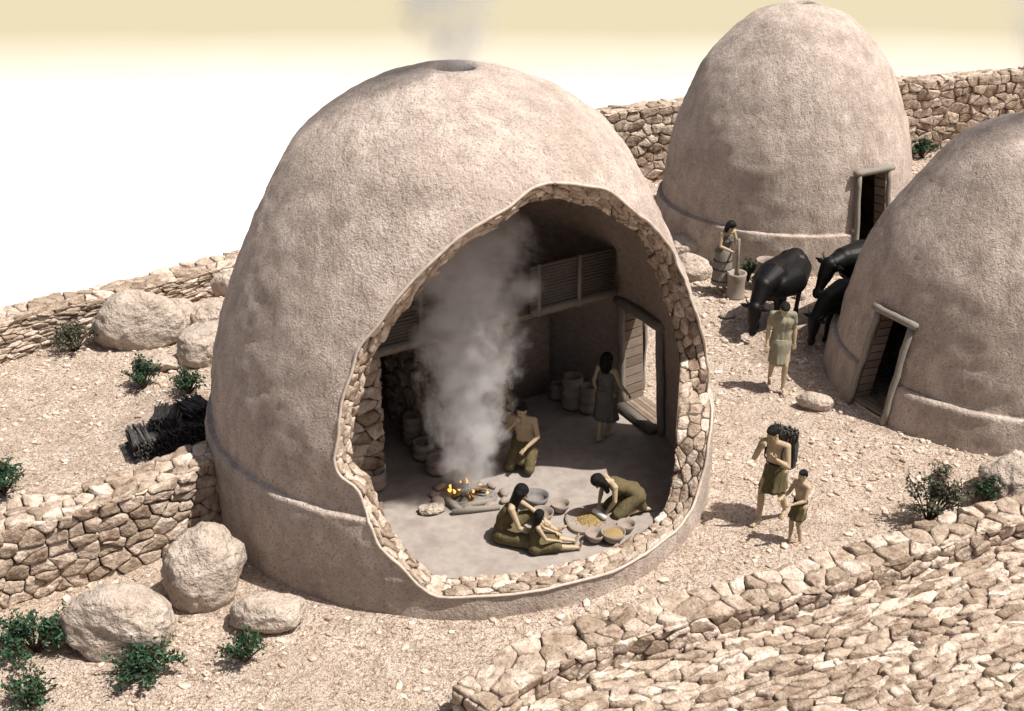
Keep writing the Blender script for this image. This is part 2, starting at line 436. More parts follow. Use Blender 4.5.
def build_ground():
    X = axis(-14, 15, .12, 1500); Y = axis(8, 39, .12, 1800)
    nx, ny = len(X), len(Y); v = []
    for y in Y:
        for x in X: v.append((x, y, gz(x, y)))
    f = []; mi = []
    for j in range(ny - 1):
        for i in range(nx - 1):
            a = j * nx + i; f.append((a, a + 1, a + nx + 1, a + nx))
            mi.append(0 if in_poly((X[i] + X[i + 1]) / 2, (Y[j] + Y[j + 1]) / 2, inside_poly) else 1)
    tag(mesh('ground', v, f, [M['ground'], M['plain']], None, True, mi), kind='structure')
build_ground()

# ------------------------------------------------------------------ domes
class Prof:
    def __init__(s, pts, c):
        # densify with catmull-ish smoothing
        P = [Vector((r, z)) for r, z in pts]; s.c = Vector((c[0], c[1], 0))
        Q = []
        for i in range(len(P) - 1):
            p0 = P[max(i - 1, 0)]; p1 = P[i]; p2 = P[i + 1]; p3 = P[min(i + 2, len(P) - 1)]
            m = max(2, int((p2 - p1).length / .06))
            for k in range(m):
                t = k / m
                Q.append(.5 * ((2 * p1) + (p2 - p0) * t + (2 * p0 - 5 * p1 + 4 * p2 - p3) * t * t + (3 * p1 - p0 - 3 * p2 + p3) * t ** 3))
        Q.append(P[-1]); s.Q = Q
        s.L = [0]
        for a, b in zip(Q, Q[1:]): s.L.append(s.L[-1] + (b - a).length)
        s.T = s.L[-1]
        s.ra = np.array([q.x for q in Q]); s.za = np.array([q.y for q in Q]); s.La = np.array(s.L)
    def rz(s, t): return float(np.interp(t, s.La, s.ra)), float(np.interp(t, s.La, s.za))
    def R(s, z): return float(np.interp(-z, -s.za, s.ra)) if z < s.za[0] else -1
    def tz(s, z): return float(np.interp(-z, -s.za, s.La))
    def pt(s, u, t, off=0):
        r, z = s.rz(t); r1, z1 = s.rz(min(t + .03, s.T)); r0, z0 = s.rz(max(t - .03, 0))
        tx, tz = r1 - r0, z1 - z0; l = math.hypot(tx, tz) or 1; nr, nz = -tz / l, tx / l
        r += nr * off; z += nz * off
        return Vector((s.c.x + r * math.cos(u), s.c.y + r * math.sin(u), z))
    def hit(s, px, py, last=False):
        d = ray(px, py); o = Vector((0, 0, CH)); best = None; prev = None; bu = None
        k = (s.c.y - 6) / d.y; end = (s.c.y + 6) / d.y
        hits = []; mn = 1e9
        while k < end:
            p = o + d * k
            if p.z < -.6: break
            rr = math.hypot(p.x - s.c.x, p.y - s.c.y); g = rr - s.R(p.z)
            if s.R(p.z) > 0 and g < mn: mn = g; best = p.copy()
            if prev is not None and (g < 0) != (prev < 0): hits.append(p - d * .005)
            prev = g; k += .01
        p = (hits[-1] if last else hits[0]) if hits else best
        u = math.atan2(p.y - s.c.y, p.x - s.c.x)
        return u, s.tz(min(max(p.z, 0), s.za[0] - .01)), p.z
def offset_prof(pts, th, zmin=0):
    out = []
    P = [Vector(p) for p in pts]
    for i, p in enumerate(P):
        a = P[max(i - 1, 0)]; b = P[min(i + 1, len(P) - 1)]; t = (b - a).normalized(); n = Vector((-t.y, t.x))
        q = p - n * th
        out.append((max(q.x, .2 if i < 1 else q.x), q.y))
    out = [o for o in out if o[1] > zmin + .02]; out.append((out[-1][0], zmin - .1))
    return out
def shell(name, prof, holes, matr, parent, useam, sp=.11, flip=False, nd=None, lo=0.0, edge=None):
    """surface of revolution with polygon holes in (u,t); CDT in parameter space"""
    Ru = prof.ra.max()
    U0, U1 = useam, useam + 2 * math.pi
    def wrap(u):
        while u < U0: u += 2 * math.pi
        while u >= U1: u -= 2 * math.pi
        return u
    hs = [[(wrap(u) * Ru, t) for u, t in h] for h in holes]
    verts = []; edges = []
    for h in hs:
        b = len(verts); verts += h; edges += [(b + i, b + (i + 1) % len(h)) for i in range(len(h))]
    nu = int(2 * math.pi * Ru / sp); nt = int(prof.T / sp)
    hv = np.array([p for h in hs for p in h]) if hs else np.zeros((0, 2))
    rows = [lo + (prof.T - lo) * j / nt for j in range(nt + 1)]
    for w in (edge or []):
        tw = prof.tz(w)
        rows = [t for t in rows if abs(t - tw) > .14] + [tw + q for q in (-.12, -.08, -.05, -.025, 0, .025, .05, .08, .12)]
    for t in sorted(rows):
        for i in range(nu + 1):
            u = (U0 + (U1 - U0) * i / nu) * Ru
            if hs:
                if np.min(np.hypot(hv[:, 0] - u, hv[:, 1] - t)) < sp * .35: continue
                if any(in_poly(u, t, h) for h in hs): continue
            verts.append((u, t))
    r = geometry.delaunay_2d_cdt([Vector(v) for v in verts], edges, [], 0, 1e-5)
    ov, of = r[0], r[2]
    faces = []
    for q in of:
        cx = sum(ov[i].x for i in q) / 3; cy = sum(ov[i].y for i in q) / 3
        if any(in_poly(cx, cy, h) for h in hs): continue
        faces.append(tuple(q) if flip else tuple(reversed(q)))
    V = []
    for p in ov:
        V.append(prof.pt(p.x / Ru, p.y, nd(p.x / Ru, p.y) if nd else 0))
    o = mesh(name, V, faces, matr, parent)
    bm = bmesh.new(); bm.from_mesh(o.data); bmesh.ops.remove_doubles(bm, verts=bm.verts, dist=.002)
    bmesh.ops.recalc_face_normals(bm, faces=bm.faces); bm.to_mesh(o.data); bm.free()
    o.data.polygons.foreach_set('use_smooth', [True] * len(o.data.polygons))
    return o
def lump(prof, seed, amp=.05):
    def f(u, t):
        r, z = prof.rz(t)
        p = Vector((r * math.cos(u), r * math.sin(u), z + seed * 9))
        a = amp * min(1, max(.15, (t) / .8))
        return a * (mnoise.noise(p * .5) * .6 + .42 * mnoise.noise(Vector((p.x * 1.6, p.y * 1.6, p.z * 3.2))) + .34 * mnoise.noise(Vector((p.x * 3, p.y * 3, p.z * 8))) + .12 * mnoise.noise(p * 9))
    return f

# ---------- main house
CM = (-.79, 17.4)
main_out = [(.27, 6.25), (.27, 6.40), (.30, 6.445), (.37, 6.46), (.60, 6.42), (1.05, 6.29), (1.66, 5.99), (2.27, 5.5), (2.76, 4.72), (3.17, 3.88), (3.54, 2.96), (3.75, 2.16), (3.80, 1.60), (3.81, 1.46), (3.82, 1.42), (3.885, 1.405), (3.905, 1.37), (3.93, 1.1), (3.93, .7), (3.93, -.15)]
TH = .42
PO = Prof(main_out, CM)
main_in_pts = [(.2, 6.1), (.3, 6.04), (.55, 6.0), (.95, 5.88), (1.45, 5.6), (1.98, 5.15), (2.4, 4.5), (2.78, 3.72), (3.14, 2.85), (3.34, 2.1), (3.43, 1.4), (3.48, .7), (3.5, 0), (3.5, -.15)]
PI_ = Prof(main_in_pts, CM)
house = empty('mud_house', (CM[0], CM[1], 0), label='large domed mud house in front, cut open to show the family inside', cat='house')
def local(o, root):   # vertices were given in world space
    o.matrix_parent_inverse = Matrix.Translation(root.location).inverted(); return o

out_px = [(552,182),(540,185),(528,190),(511,206),(495,215),(480,224),(466,232),(453,242),(442,252),(432,262),(419,274),(408,286),(391,306),(378,327),(368,337),(360,347),(355,361),(352,375),(346,388),(342,401),(340,420),(338,440),(334,458),(336,470),(342,478),(360,490),(367,516),(372,532),(378,547),(398,564),(419,586),(434,598),(477,597),(531,593),(579,581),(603,574),(627,564),(645,554),(661,543),(682,526),(698,502),(706,468),(710,429),(711,400),(710,368),(705,344),(698,318),(693,303),(688,288),(683,275),(678,262),(672,250),(664,238),(655,229),(645,219),(630,209),(610,190),(592,187),(572,184)]
in_px = [(552,198),(538,201),(526,203),(513,212),(498,224),(483,233),(470,240),(457,250),(447,260),(437,269),(424,281),(413,297),(399,315),(387,331),(380,340),(374,350),(370,362),(366,376),(362,390),(358,404),(354,422),(351,438),(349,450),(350,459),(358,467),(370,477),(380,505),(386,524),(397,539),(413,556),(424,568),(438,579),(477,578),(531,572),(569,562),(592,556),(610,549),(624,543),(642,532),(657,520),(670,498),(673,465),(676,429),(678,400),(680,371),(679,350),(677,330),(673,309),(670,296),(666,284),(660,271),(654,260),(648,249),(640,238),(631,227),(618,219),(602,208),(585,204),(568,200)]
assert len(out_px) == len(in_px)
def densify(P, closed=True, step=9):
    out = []; n = len(P)
    for i in range(n if closed else n - 1):
        a = P[i]; b = P[(i + 1) % n]; m = 3
        for k in range(m): out.append((a[0] + (b[0] - a[0]) * k / m, a[1] + (b[1] - a[1]) * k / m))
    return out
def hits(prof, px): return [prof.hit(*p)[:2] for p in px]
def smooth_uv(P, it):
    for _ in range(it):
        n = len(P); P = [((P[i - 1][0] + 2 * P[i][0] + P[(i + 1) % n][0]) / 4, (P[i - 1][1] + 2 * P[i][1] + P[(i + 1) % n][1]) / 4) for i in range(n)]
    return P
def unwrap(P):
    return [((u if u < 2.2 else u - 2 * math.pi), t) for u, t in P]
HO = smooth_uv(unwrap(hits(PO, densify(out_px))), 2)
HI = smooth_uv(unwrap(hits(PI_, densify(in_px))), 2)
# back door, found on the inner surface behind the opening
dq = [PI_.hit(*p, last=True) for p in ((617, 309), (650, 331), (647, 437), (617, 405))]
du0 = max(q[0] for q in dq) ; du1 = min(q[0] for q in dq)
def door_hole(prof, u0, u1, z0, z1, n=6):
    t0 = prof.tz(z1); t1 = prof.tz(z0)
    P = []
    for k in range(n): P.append((u1 + (u0 - u1) * k / n, t0))
    for k in range(n): P.append((u0, t0 + (t1 - t0) * k / n))
    for k in range(n): P.append((u0 + (u1 - u0) * k / n, t1))
    for k in range(n): P.append((u1, t1 + (t0 - t1) * k / n))
    return P
DU0 = math.atan2(19.42 - CM[1], 1.85 - CM[0]); DU1 = math.atan2(18.35 - CM[1], 2.27 - CM[0])
print('door az', DU0, DU1, [tuple(round(x, 2) for x in q) for q in dq])
dh_in = door_hole(PI_, DU0, DU1, .04, 2.02); dh_out = door_hole(PO, DU0, DU1, .04, 2.02)
lf = lump(PO, 1)
def lf2(u, t):
    return lf(u, t)
local(shell('plaster_shell', PO, [HO, dh_out], M['plaster'], house, 2.3, nd=lf2, sp=.09, edge=(1.41,)), house)
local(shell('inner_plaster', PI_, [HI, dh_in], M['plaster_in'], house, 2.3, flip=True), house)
OO = [PO.pt(u, t, lf2(u, t)) for u, t in HO]; II = [PI_.pt(u, t) for u, t in HI]
def strip(A, B): # closed band between two loops
    n = len(A); v = list(A) + list(B); f = [(i, (i + 1) % n, n + (i + 1) % n, n + i) for i in range(n)]
    return v, f
# cut face: plaster edge, earth backing, stones
n = len(OO)
Lp = [0]
for i in range(n): Lp.append(Lp[-1] + ((OO[(i + 1) % n] - OO[i]).length + (II[(i + 1) % n] - II[i]).length) / 2)
cent = sum(OO, Vector()) / n
def rim_at(s):
    s = s % Lp[-1]
    i = min(n - 1, int(np.searchsorted(Lp, s, side='right') - 1)); k = (s - Lp[i]) / max(1e-9, Lp[i + 1] - Lp[i]); j = (i + 1) % n
    a = OO[i].lerp(OO[j], k); b = II[i].lerp(II[j], k)
    tg = (OO[j] - OO[i]).normalized(); w = (b - a).normalized(); nn = tg.cross(w).normalized()
    return a, b, nn
# orient normals towards the opening (towards the loop centre)
def rim_n(s):
    a, b, nn = rim_at(s)
    a1, b1, n1 = rim_at(s - .25); a2, b2, n2 = rim_at(s + .25)
    m = nn * 2 + (n1 if n1.dot(nn) > 0 else -n1) + (n2 if n2.dot(nn) > 0 else -n2); m.normalize()
    c = (cent - (a + b) / 2)
    view = (Vector((0, 0, CH)) - a).normalized()
    if m.dot(c.normalized() * .6 + view) < 0: m = -m
    return a, b, m
rmb = MB(); rr_ = random.Random(5)
def frim(s, t, d):
    a, b, m = rim_n(s)
    k = .06 + .93 * t / .45
    return a.lerp(b, k) + m * d
stones(rmb, Lp[-1],   .45, .23, .155, frim, rr_, gap=.009, depth=.035, jit=.95)
v, f = strip([rim_n(Lp[i])[0] - rim_n(Lp[i])[2] * .005 for i in range(n)], [rim_n(Lp[i])[1] - rim_n(Lp[i])[2] * .005 for i in range(n)])
o = mesh('stone_rim', rmb.v + v, rmb.f + [tuple(i + len(rmb.v) for i in q) for q in f], [M['stone'], M['mortar']], house, True, [0] * len(rmb.f) + [1] * len(f)); local(o, house)
e = MB(); e.tube([p for p in OO] + [OO[0]], .022, 6, jit=.4); local(e.build('plaster_edge', M['plaster_edge'], house), house)
# floor
fm_ = MB(); NR = 60
fv = [(CM[0], CM[1], .03)]; ff = []
for j in range(1, 15):
    for k in range(NR):
        th = 2 * math.pi * k / NR; r_ = 3.6 * j / 14
        x = CM[0] + r_ * math.cos(th); y = CM[1] + r_ * math.sin(th)
        fv.append((x, y, .035 + .014 * mnoise.noise(Vector((x * 1.3, y * 1.3, 3)))))
for k in range(NR): ff.append((0, 1 + k, 1 + (k + 1) % NR))
for j in range(13):
    for k in range(NR): ff.append((1 + j * NR + k, 1 + (j + 1) * NR + k, 1 + (j + 1) * NR + (k + 1) % NR, 1 + j * NR + (k + 1) % NR))
local(mesh('earth_floor', fv, ff, M['floor'], house), house)
FZ = .04

# chord of the loft
CA = Vector((-2.0, 16.85, 0)); ce = Vector((.846, .533, 0)).normalized(); cn = Vector((ce.y, -ce.x, 0))
def chord(s, off=0, z=0): p = CA + ce * s - cn * off; return Vector((p.x, p.y, z))
def hw(name, a, b, h, w, seed): # stone inner wall given as chord points
    o = stone_wall(name, [(a.x, a.y), ((a.x + b.x) / 2, (a.y + b.y) / 2), (b.x, b.y)], [h] * 3, w, None, seed, cw=.3, ch=.22, base=-.05, parent=house, depth=.045)
    return local(o, house)
hw('partition_wall', chord(-1.35, .2), chord(0.0, .2), 2.26, .4, 31)
hw('partition_wall', chord(1.1, .2), chord(2.36, .2), 2.26, .4, 32)
a = chord(1.28, .45); b = chord(1.28, 2.0)
hw('partition_wall', b, a, 2.26, .34, 33)
# plaster back partition of the alcove
mb = MB(); ang = math.atan2(ce.y, ce.x); rc = Matrix.Rotation(ang, 3, 'Z')
p = chord(2.55, 1.32, 1.12); q = chord(3.75, 1.32, 1.12)
mb.box((p + q) / 2, ((q - p).length + .4, .16, 2.24), rc, bev=.03)
local(mb.build('alcove_wall', M['plaster_in'], house), house)
# loft
loft = bpy.data.objects.new('loft', None)
lb = MB()
lv = []; N_ = 40
pts2 = [chord(-1.5, .03, 2.29), chord(4.42, .03, 2.29)]
# deck: half disc behind the chord
import itertools
ang0 = math.atan2(*(reversed((pts2[0] - Vector((CM[0], CM[1], 0)))[:2]))); ang1 = math.atan2(*(reversed((pts2[1] - Vector((CM[0], CM[1], 0)))[:2])))
if ang0 < ang1: ang0 += 2 * math.pi
rim = [pts2[1]]
for k in range(1, N_):
    th = ang1 + (ang0 - ang1) * k / N_
    rim.append(Vector((CM[0] + 3.32 * math.cos(th), CM[1] + 3.32 * math.sin(th), 2.29)))
rim.append(pts2[0])
m_ = len(rim)
lb.add(rim + [v - Vector((0, 0, .08)) for v in rim], [tuple(range(m_)), tuple(range(2 * m_ - 1, m_ - 1, -1))] + [(i, (i + 1) % m_, m_ + (i + 1) % m_, m_ + i) for i in range(m_)])
deck = local(lb.build('loft_deck', M['plank'], house, False), house)
bmb = MB()
for s0, s1 in ((-1.2, 2.28), (2.72, 4.42)):
    c = (chord(s0, 0, 2.33) + chord(s1, 0, 2.33)) / 2
    bmb.box(c, (s1 - s0, .12, .13), rc, bev=.015)
o = local(bmb.build('loft_beam', M['wood_grey'], house), house)
for s0, s1 in ((-1.2, 2.2), (2.72, 4.38)):
    mb = MB(); k = 0; z = 2.42
    while z < 3.10:
        c = (chord(s0, 0, z) + chord(s1, 0, z)) / 2
        mb.tube([chord(s0, .02, z), chord((s0 + s1) / 2, .02 + .01 * math.sin(k), z + .005), chord(s1, .02, z)], .028, 7); z += .055; k += 1
    sl = local(mb.build('slat_panel', M['wood'], house), house)
    s = s0 + .12 if s0 > 0 else s0 + .35
    while s < s1 + .02:
        pm = MB(); pm.tube([chord(s, -.05, 2.25), chord(s, -.05, 3.14)], .035, 8)
        po = pm.build('panel_post', M['wood_grey'], sl)
        s += .78

# inner door
def log(parent, name, pts, rad, m=None):
    mb = MB(); P = [Vector(p) for p in pts]; Q = []
    for i in range(9):
        k = i / 8; Q.append(P[0].lerp(P[1], k) + Vector((.008 * math.sin(i * 1.9), .008 * math.cos(i * 2.3), 0)))
    mb.tube(Q, [rad * (1 + .07 * math.sin(i * 2.1 + P[0].x * 7)) for i in range(9)], 12); return mb.build(name, m or M['wood_grey'], parent)
def wall_pt(prof, u, z, off=0): return prof.pt(u, prof.tz(z), off)
def door_frame(root, prof, u0, u1, z1, rad, oo, thick, mlog, back=None, extra=.12, z0=0):
    """round posts, lintel, planked reveal and threshold"""
    A = wall_pt(prof, u0, z0, oo); B = wall_pt(prof, u1, z0, oo); A1 = wall_pt(prof, u0, z1, oo); B1 = wall_pt(prof, u1, z1, oo)
    for a, b in ((A, A1), (B, B1)): local(log(root, 'door_post', (a, b + (b - a).normalized() * .02), rad, mlog), root)
    ex = (B1 - A1).normalized() * extra; up = Vector((0, 0, rad * .8))
    local(log(root, 'door_lintel', (A1 - ex + up, B1 + ex + up), rad * 1.15, mlog), root)
def reveal(root, prof_o, prof_i, u0, u1, z0, z1, m):
    mb = MB()
    def ring(prof): return [wall_pt(prof, u0, z0), wall_pt(prof, u0, z1), wall_pt(prof, u1, z1), wall_pt(prof, u1, z0)]
    o_ = ring(prof_o); i_ = ring(prof_i)
    # planks laid along the reveal: each side subdivided in height
    K = 11
    for (a, b, c, d) in ((o_[0], o_[1], i_[0], i_[1]), (o_[3], o_[2], i_[3], i_[2])):
        for k in range(K):
            p0 = a.lerp(b, (k + .06) / K); p1 = a.lerp(b, (k + .94) / K); q0 = c.lerp(d, (k + .06) / K); q1 = c.lerp(d, (k + .94) / K)
            w = ((o_[3] - o_[0]).normalized()) * .03 * (1 if a is o_[0] else -1)
            mb.add([p0, p1, q1, q0, p0 + w, p1 + w, q1 + w, q0 + w], [(0, 1, 2, 3), (7, 6, 5, 4), (0, 4, 5, 1), (1, 5, 6, 2), (2, 6, 7, 3), (3, 7, 4, 0)])
    for zz, (a, b, c, d) in ((0, (o_[0], o_[3], i_[0], i_[3])), (1, (o_[1], o_[2], i_[1], i_[2]))):
        for k in range(5):
            p0 = a.lerp(c, (k + .05) / 5); p1 = a.lerp(c, (k + .95) / 5); q0 = b.lerp(d, (k + .05) / 5); q1 = b.lerp(d, (k + .95) / 5)
            w = Vector((0, 0, .05 if zz == 0 else -.04))
            mb.add([p0, p1, q1, q0, p0 + w, p1 + w, q1 + w, q0 + w], [(0, 1, 2, 3), (7, 6, 5, 4), (0, 4, 5, 1), (1, 5, 6, 2), (2, 6, 7, 3), (3, 7, 4, 0)])
    return local(mb.build('plank_reveal', m, root, False), root)
door_frame(house, PI_, DU0, DU1, 1.98, .07, .04, 0, M['wood_grey'])
# inner surface normal of PI_ points outward, so shift inside
for ch in [x for x in bpy.data.objects if x.parent == house and (x.name.startswith('door_post') or x.name.startswith('door_lintel'))]:
    dcen = (wall_pt(PI_, DU0, 1) + wall_pt(PI_, DU1, 1)) / 2 - Vector((CM[0], CM[1], 1)); dcen.z = 0
    for v in ch.data.vertices: v.co -= dcen.normalized() * .09
reveal(house, PO, PI_, DU0, DU1, .04, 2.02, M['plank'])
# step inside the door
mb = MB(); dm = (DU0 + DU1) / 2
pc = Vector((CM[0] + 3.18 * math.cos(dm), CM[1] + 3.18 * math.sin(dm), .09))
mb.box(pc + Vector((math.cos(dm), math.sin(dm), 0)) * .12, (.2, 1.1, .10), Matrix.Rotation(dm, 3, 'Z'), bev=.02)
local(mb.build('door_step', M['wood'], house), house)
# porch pole just outside the back door
def lone_log(name, p0, p1, rad, label, cat):
    o = log(None, name, (Vector((0, 0, 0)), Vector(p1) - Vector(p0)), rad); o.location = p0; return tag(o, label, cat)
pp = G(641, 395, -.1)
lone_log('porch_pole', pp, pp + Vector((0, 0, 2.2)), .06, 'grey wooden pole standing outside the back doorway of the open house', 'pole')

# ---------- neighbour houses
def small_house(name, c, pts, label, seed, seam, dquad, doorz, ledge):
    root = empty(name, (c[0], c[1], 0), label=label, cat='house', group='closed domed mud houses')
    po = Prof(pts, c); pin = Prof(offset_prof(pts, .26), c)
    d0, d1, z1 = dquad
    lfn = lump(po, seed)
    h1 = door_hole(po, d0, d1, doorz, z1); h2 = door_hole(pin, d0, d1, doorz, z1)
    local(shell('plaster_shell', po, [h1], M['plaster'], root, seam, nd=lfn, edge=(ledge,)), root)
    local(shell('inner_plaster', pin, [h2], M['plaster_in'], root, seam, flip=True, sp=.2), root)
    reveal(root, po, pin, d0, d1, doorz, z1, M['plank'])
    door_frame(root, po, d0, d1, z1 + .02, .058, .085, .3, M['wood_grey'], z0=-.02)
    return root, po
C2 = (6.52, 28.7); C3 = (9.12, 20.8)
d2 = [(.2, 5.28), (.21, 5.37), (.3, 5.39), (.6, 5.3), (1.25, 5.0), (2.02, 4.15), (2.45, 3.25), (2.75, 2.3), (2.88, 1.2), (2.90, .94), (2.905, .91), (2.98, .90), (3.01, .86), (3.04, .5), (3.07, -.15)]
d3 = [(.2, 4.78), (.21, 4.88), (.3, 4.89), (.5, 4.82), (1.27, 4.48), (1.83, 3.88), (2.63, 2.61), (2.98, 1.32), (3.07, .70), (3.08, .66), (3.155, .65), (3.19, .60), (3.22, .4), (3.3, -.15)]
P2 = Prof(d2, C2); P3 = Prof(d3, C3)
def uz(prof, px, py): u, t, z = prof.hit(px, py); return u, z
a = uz(P3, 857, 411); b = uz(P3, 888, 429); t1 = uz(P3, 877, 310); t2 = uz(P3, 911, 326)
print('d3 door', a, b, t1, t2)
D3A = ((a[0] + t1[0]) / 2, (b[0] + t2[0]) / 2, (t1[1] + t2[1]) / 2)
h3, _ = small_house('mud_house', C3, d3, 'low domed mud house at the right edge, its dark doorway framed by logs', 3, 0.3, D3A, .05, .655)
a = uz(P2, 858, 250); b = uz(P2, 886, 240); t1 = uz(P2, 854, 176); t2 = uz(P2, 886, 171)
print('d2 door', a, b, t1, t2)
D2A = ((a[0] + t1[0]) / 2, (b[0] + t2[0]) / 2, (t1[1] + t2[1]) / 2)
h2, _ = small_house('mud_house', C2, d2, 'tall domed mud house standing behind the woman pounding grain', 2, 1.8, D2A, .05, .905)

# ------------------------------------------------------------------ walls
stone_wall('stone_wall', WALL_BACK_L, [.85, .85, .8, .65, .55, .9, 1.5, 1.9], .6, 'low stone wall running behind the boulders on the left', 1, cw=.32, ch=.18)
stone_wall('stone_wall', WALL_FAR, [1.95, 2.0, 2.08, 2.1, 2.15, 2.2, 2.2], .5, 'tall stone wall behind the two closed domed houses', 2, cw=.36, ch=.27)
def W(px, py, z): p = G(px, py, z); return (p.x, p.y)
FL = [W(-120, 600, 1.1), W(-40, 535, 1.1), W(30, 514, 1.1), W(80, 503, 1.1), W(130, 486, 1.1), W(175, 467, 1.1), W(214, 452, 1.1), W(240, 444, 1.1)]
stone_wall('stone_wall', FL, [1.15] * 8, .62, 'stone wall in the left foreground meeting the side of the open house', 3, cw=.28, ch=.20, base=-.2, tcw=.27)
FR = [W(470, 700, .4), W(530, 656, .4), W(590, 632, .4), W(645, 617, .4), W(700, 603, .4), W(760, 590, .4), W(830, 569, .4), W(900, 544, .4), W(978, 519, .4), W(1040, 503, .4), W(1150, 478, .4)]
stone_wall('stone_wall', FR, [.40] * 11, .55, 'low stone wall curving along the bottom right foreground', 4, cw=.29, ch=.19, base=-.35, tcw=.28)
# paving of flat stones below the low wall
def paving():
    rng = random.Random(8); mb = MB()
    pts = smooth_path([Vector((x, y, 0)) for x, y in FR], 2)
    xs = np.array([p.x for p in pts]); ys = np.array([p.y for p in pts])
    x0, x1 = xs.min() + .1, 9.6
    def fs(s, t, d): return fm(s - 2.8 + t * .6, t, d)
    def fm(s, t, d):
        x = x0 + s; yt = float(np.interp(x, xs, ys)) - .25
        y = yt - t
        z = gz(x, y) + .03 + d - .012 * t + .02 * mnoise.noise(Vector((x, y, 3)))
        return Vector((x, y, z))
    stones(mb, x1 - x0 + 2.8, 4.6, .33, .15, fs, rng, gap=.015, depth=.06, jit=1.25)
    v = []; f = []; A = 60; B = 20
    for i in range(A + 1):
        for j in range(B + 1):
            p = fm((x1 - x0) * i / A, 4.6 * j / B, -.012); v.append(p)
    for i in range(A):
        for j in range(B): k = i * (B + 1) + j; f.append((k, k + 1, k + B + 2, k + B + 1))
    o = mesh('stone_paving', mb.v + v, mb.f + [tuple(i + len(mb.v) for i in q) for q in f], [M['stone'], M['mortar']], None, True, [0] * len(mb.f) + [1] * len(f))
    tag(o, kind='structure')
paving()

# ------------------------------------------------------------------ boulders
def boulder(px, py, dims, seed, label, rz=0, name='boulder', sharp=1.0, group=None, z=None):
    p = G(px, py); rng = random.Random(seed)
    bm = bmesh.new(); bmesh.ops.create_icosphere(bm, subdivisions=5, radius=.5)
    planes = []
    for _ in range(9):
        d = Vector((rng.gauss(0, 1), rng.gauss(0, 1), rng.gauss(0, 1))).normalized(); planes.append((d, .36 + .12 * rng.random()))
    for v in bm.verts:
        c = v.co.copy()
        for d, k in planes:
            e = c.dot(d) - k
            if e > 0: c -= d * e * .85 * sharp
        q = c + Vector((seed * 3.1, seed * 1.7, 0))
        c *= 1 + .22 * mnoise.noise(q * 2.2) - .10 * abs(mnoise.noise(q * 5)) + .04 * mnoise.noise(q * 11) + .022 * mnoise.noise(q * 24)
        v.co = Vector((c.x * dims[0], c.y * dims[1], c.z * dims[2]))
    me = bpy.data.meshes.new(name); bm.to_mesh(me); bm.free(); me.materials.append(M['rock'])
    me.polygons.foreach_set('use_smooth', [True] * len(me.polygons))
    o = bpy.data.objects.new(name, me); col.objects.link(o)
    o.location = (p.x, p.y, dims[2] * .25 if z is None else z); o.rotation_euler = (0, 0, rz)
    return tag(o, label, 'boulder', group or 'boulders around the houses')
boulder(143, 340, (1.75, 1.3, 1.35), 1, 'largest craggy boulder on the left, squat and flat sided, near the back wall', .3)
boulder(186, 327, (.72, .6, .6), 2, 'small boulder wedged between the big craggy boulder and the pile beside the open house', .5)
boulder(178, 312, (.9, .5, .4), 12, 'low rock lying behind the small wedged boulder on the left', .1)
boulder(204, 357, (1.15, .9, .95), 3, 'rounded boulder touching the left side of the open house above the green shrub', 1.2, sharp=.5)
boulder(212, 326, (1.1, .8, .7), 4, 'sloping boulder right behind the rounded one, beside the open house', .2)
boulder(226, 292, (.85, .7, .8), 5, 'pale boulder half hidden behind the left shoulder of the open house', 0, sharp=.6)
boulder(160, 368, (.85, .6, .35), 6, 'flat low rock at the foot of the largest boulder behind the green shrub', .2)
boulder(208, 588, (1.25, 1.0, 1.35), 7, 'upright boulder leaning where the foreground wall meets the open house', .8, sharp=.8)
boulder(268, 622, (1.0, .7, .6), 8, 'broad low boulder in front of the open house, lower left', .1)
boulder(118, 640, (1.5, 1.1, 1.15), 9, 'big angular boulder in front of the left foreground wall', -.4)
boulder(1006, 492, (1.1, .9, .95), 10, 'large cream boulder behind the low wall at the right edge', .6)
boulder(815, 406, (.68, .4, .34), 11, 'smooth small boulder alone on the gravel in front of the right doorway', -.25, sharp=.6)
boulder(690, 276, (1.0, .8, .7), 14, 'pale boulder just right of the open house, lower of two', .4, sharp=.6)
boulder(688, 254, (1.2, .8, .6), 15, 'smooth boulder just right of the open house, upper of two', .2, sharp=.5)
boulder(800, 298, (.3, .25, .2), 16, 'small stone on the ground behind the grazing cow', .2, 'stone')
boulder(728, 316, (.35, .28, .16), 17, 'flat small stone near the mortar, left of the grazing cow', .2, 'stone')

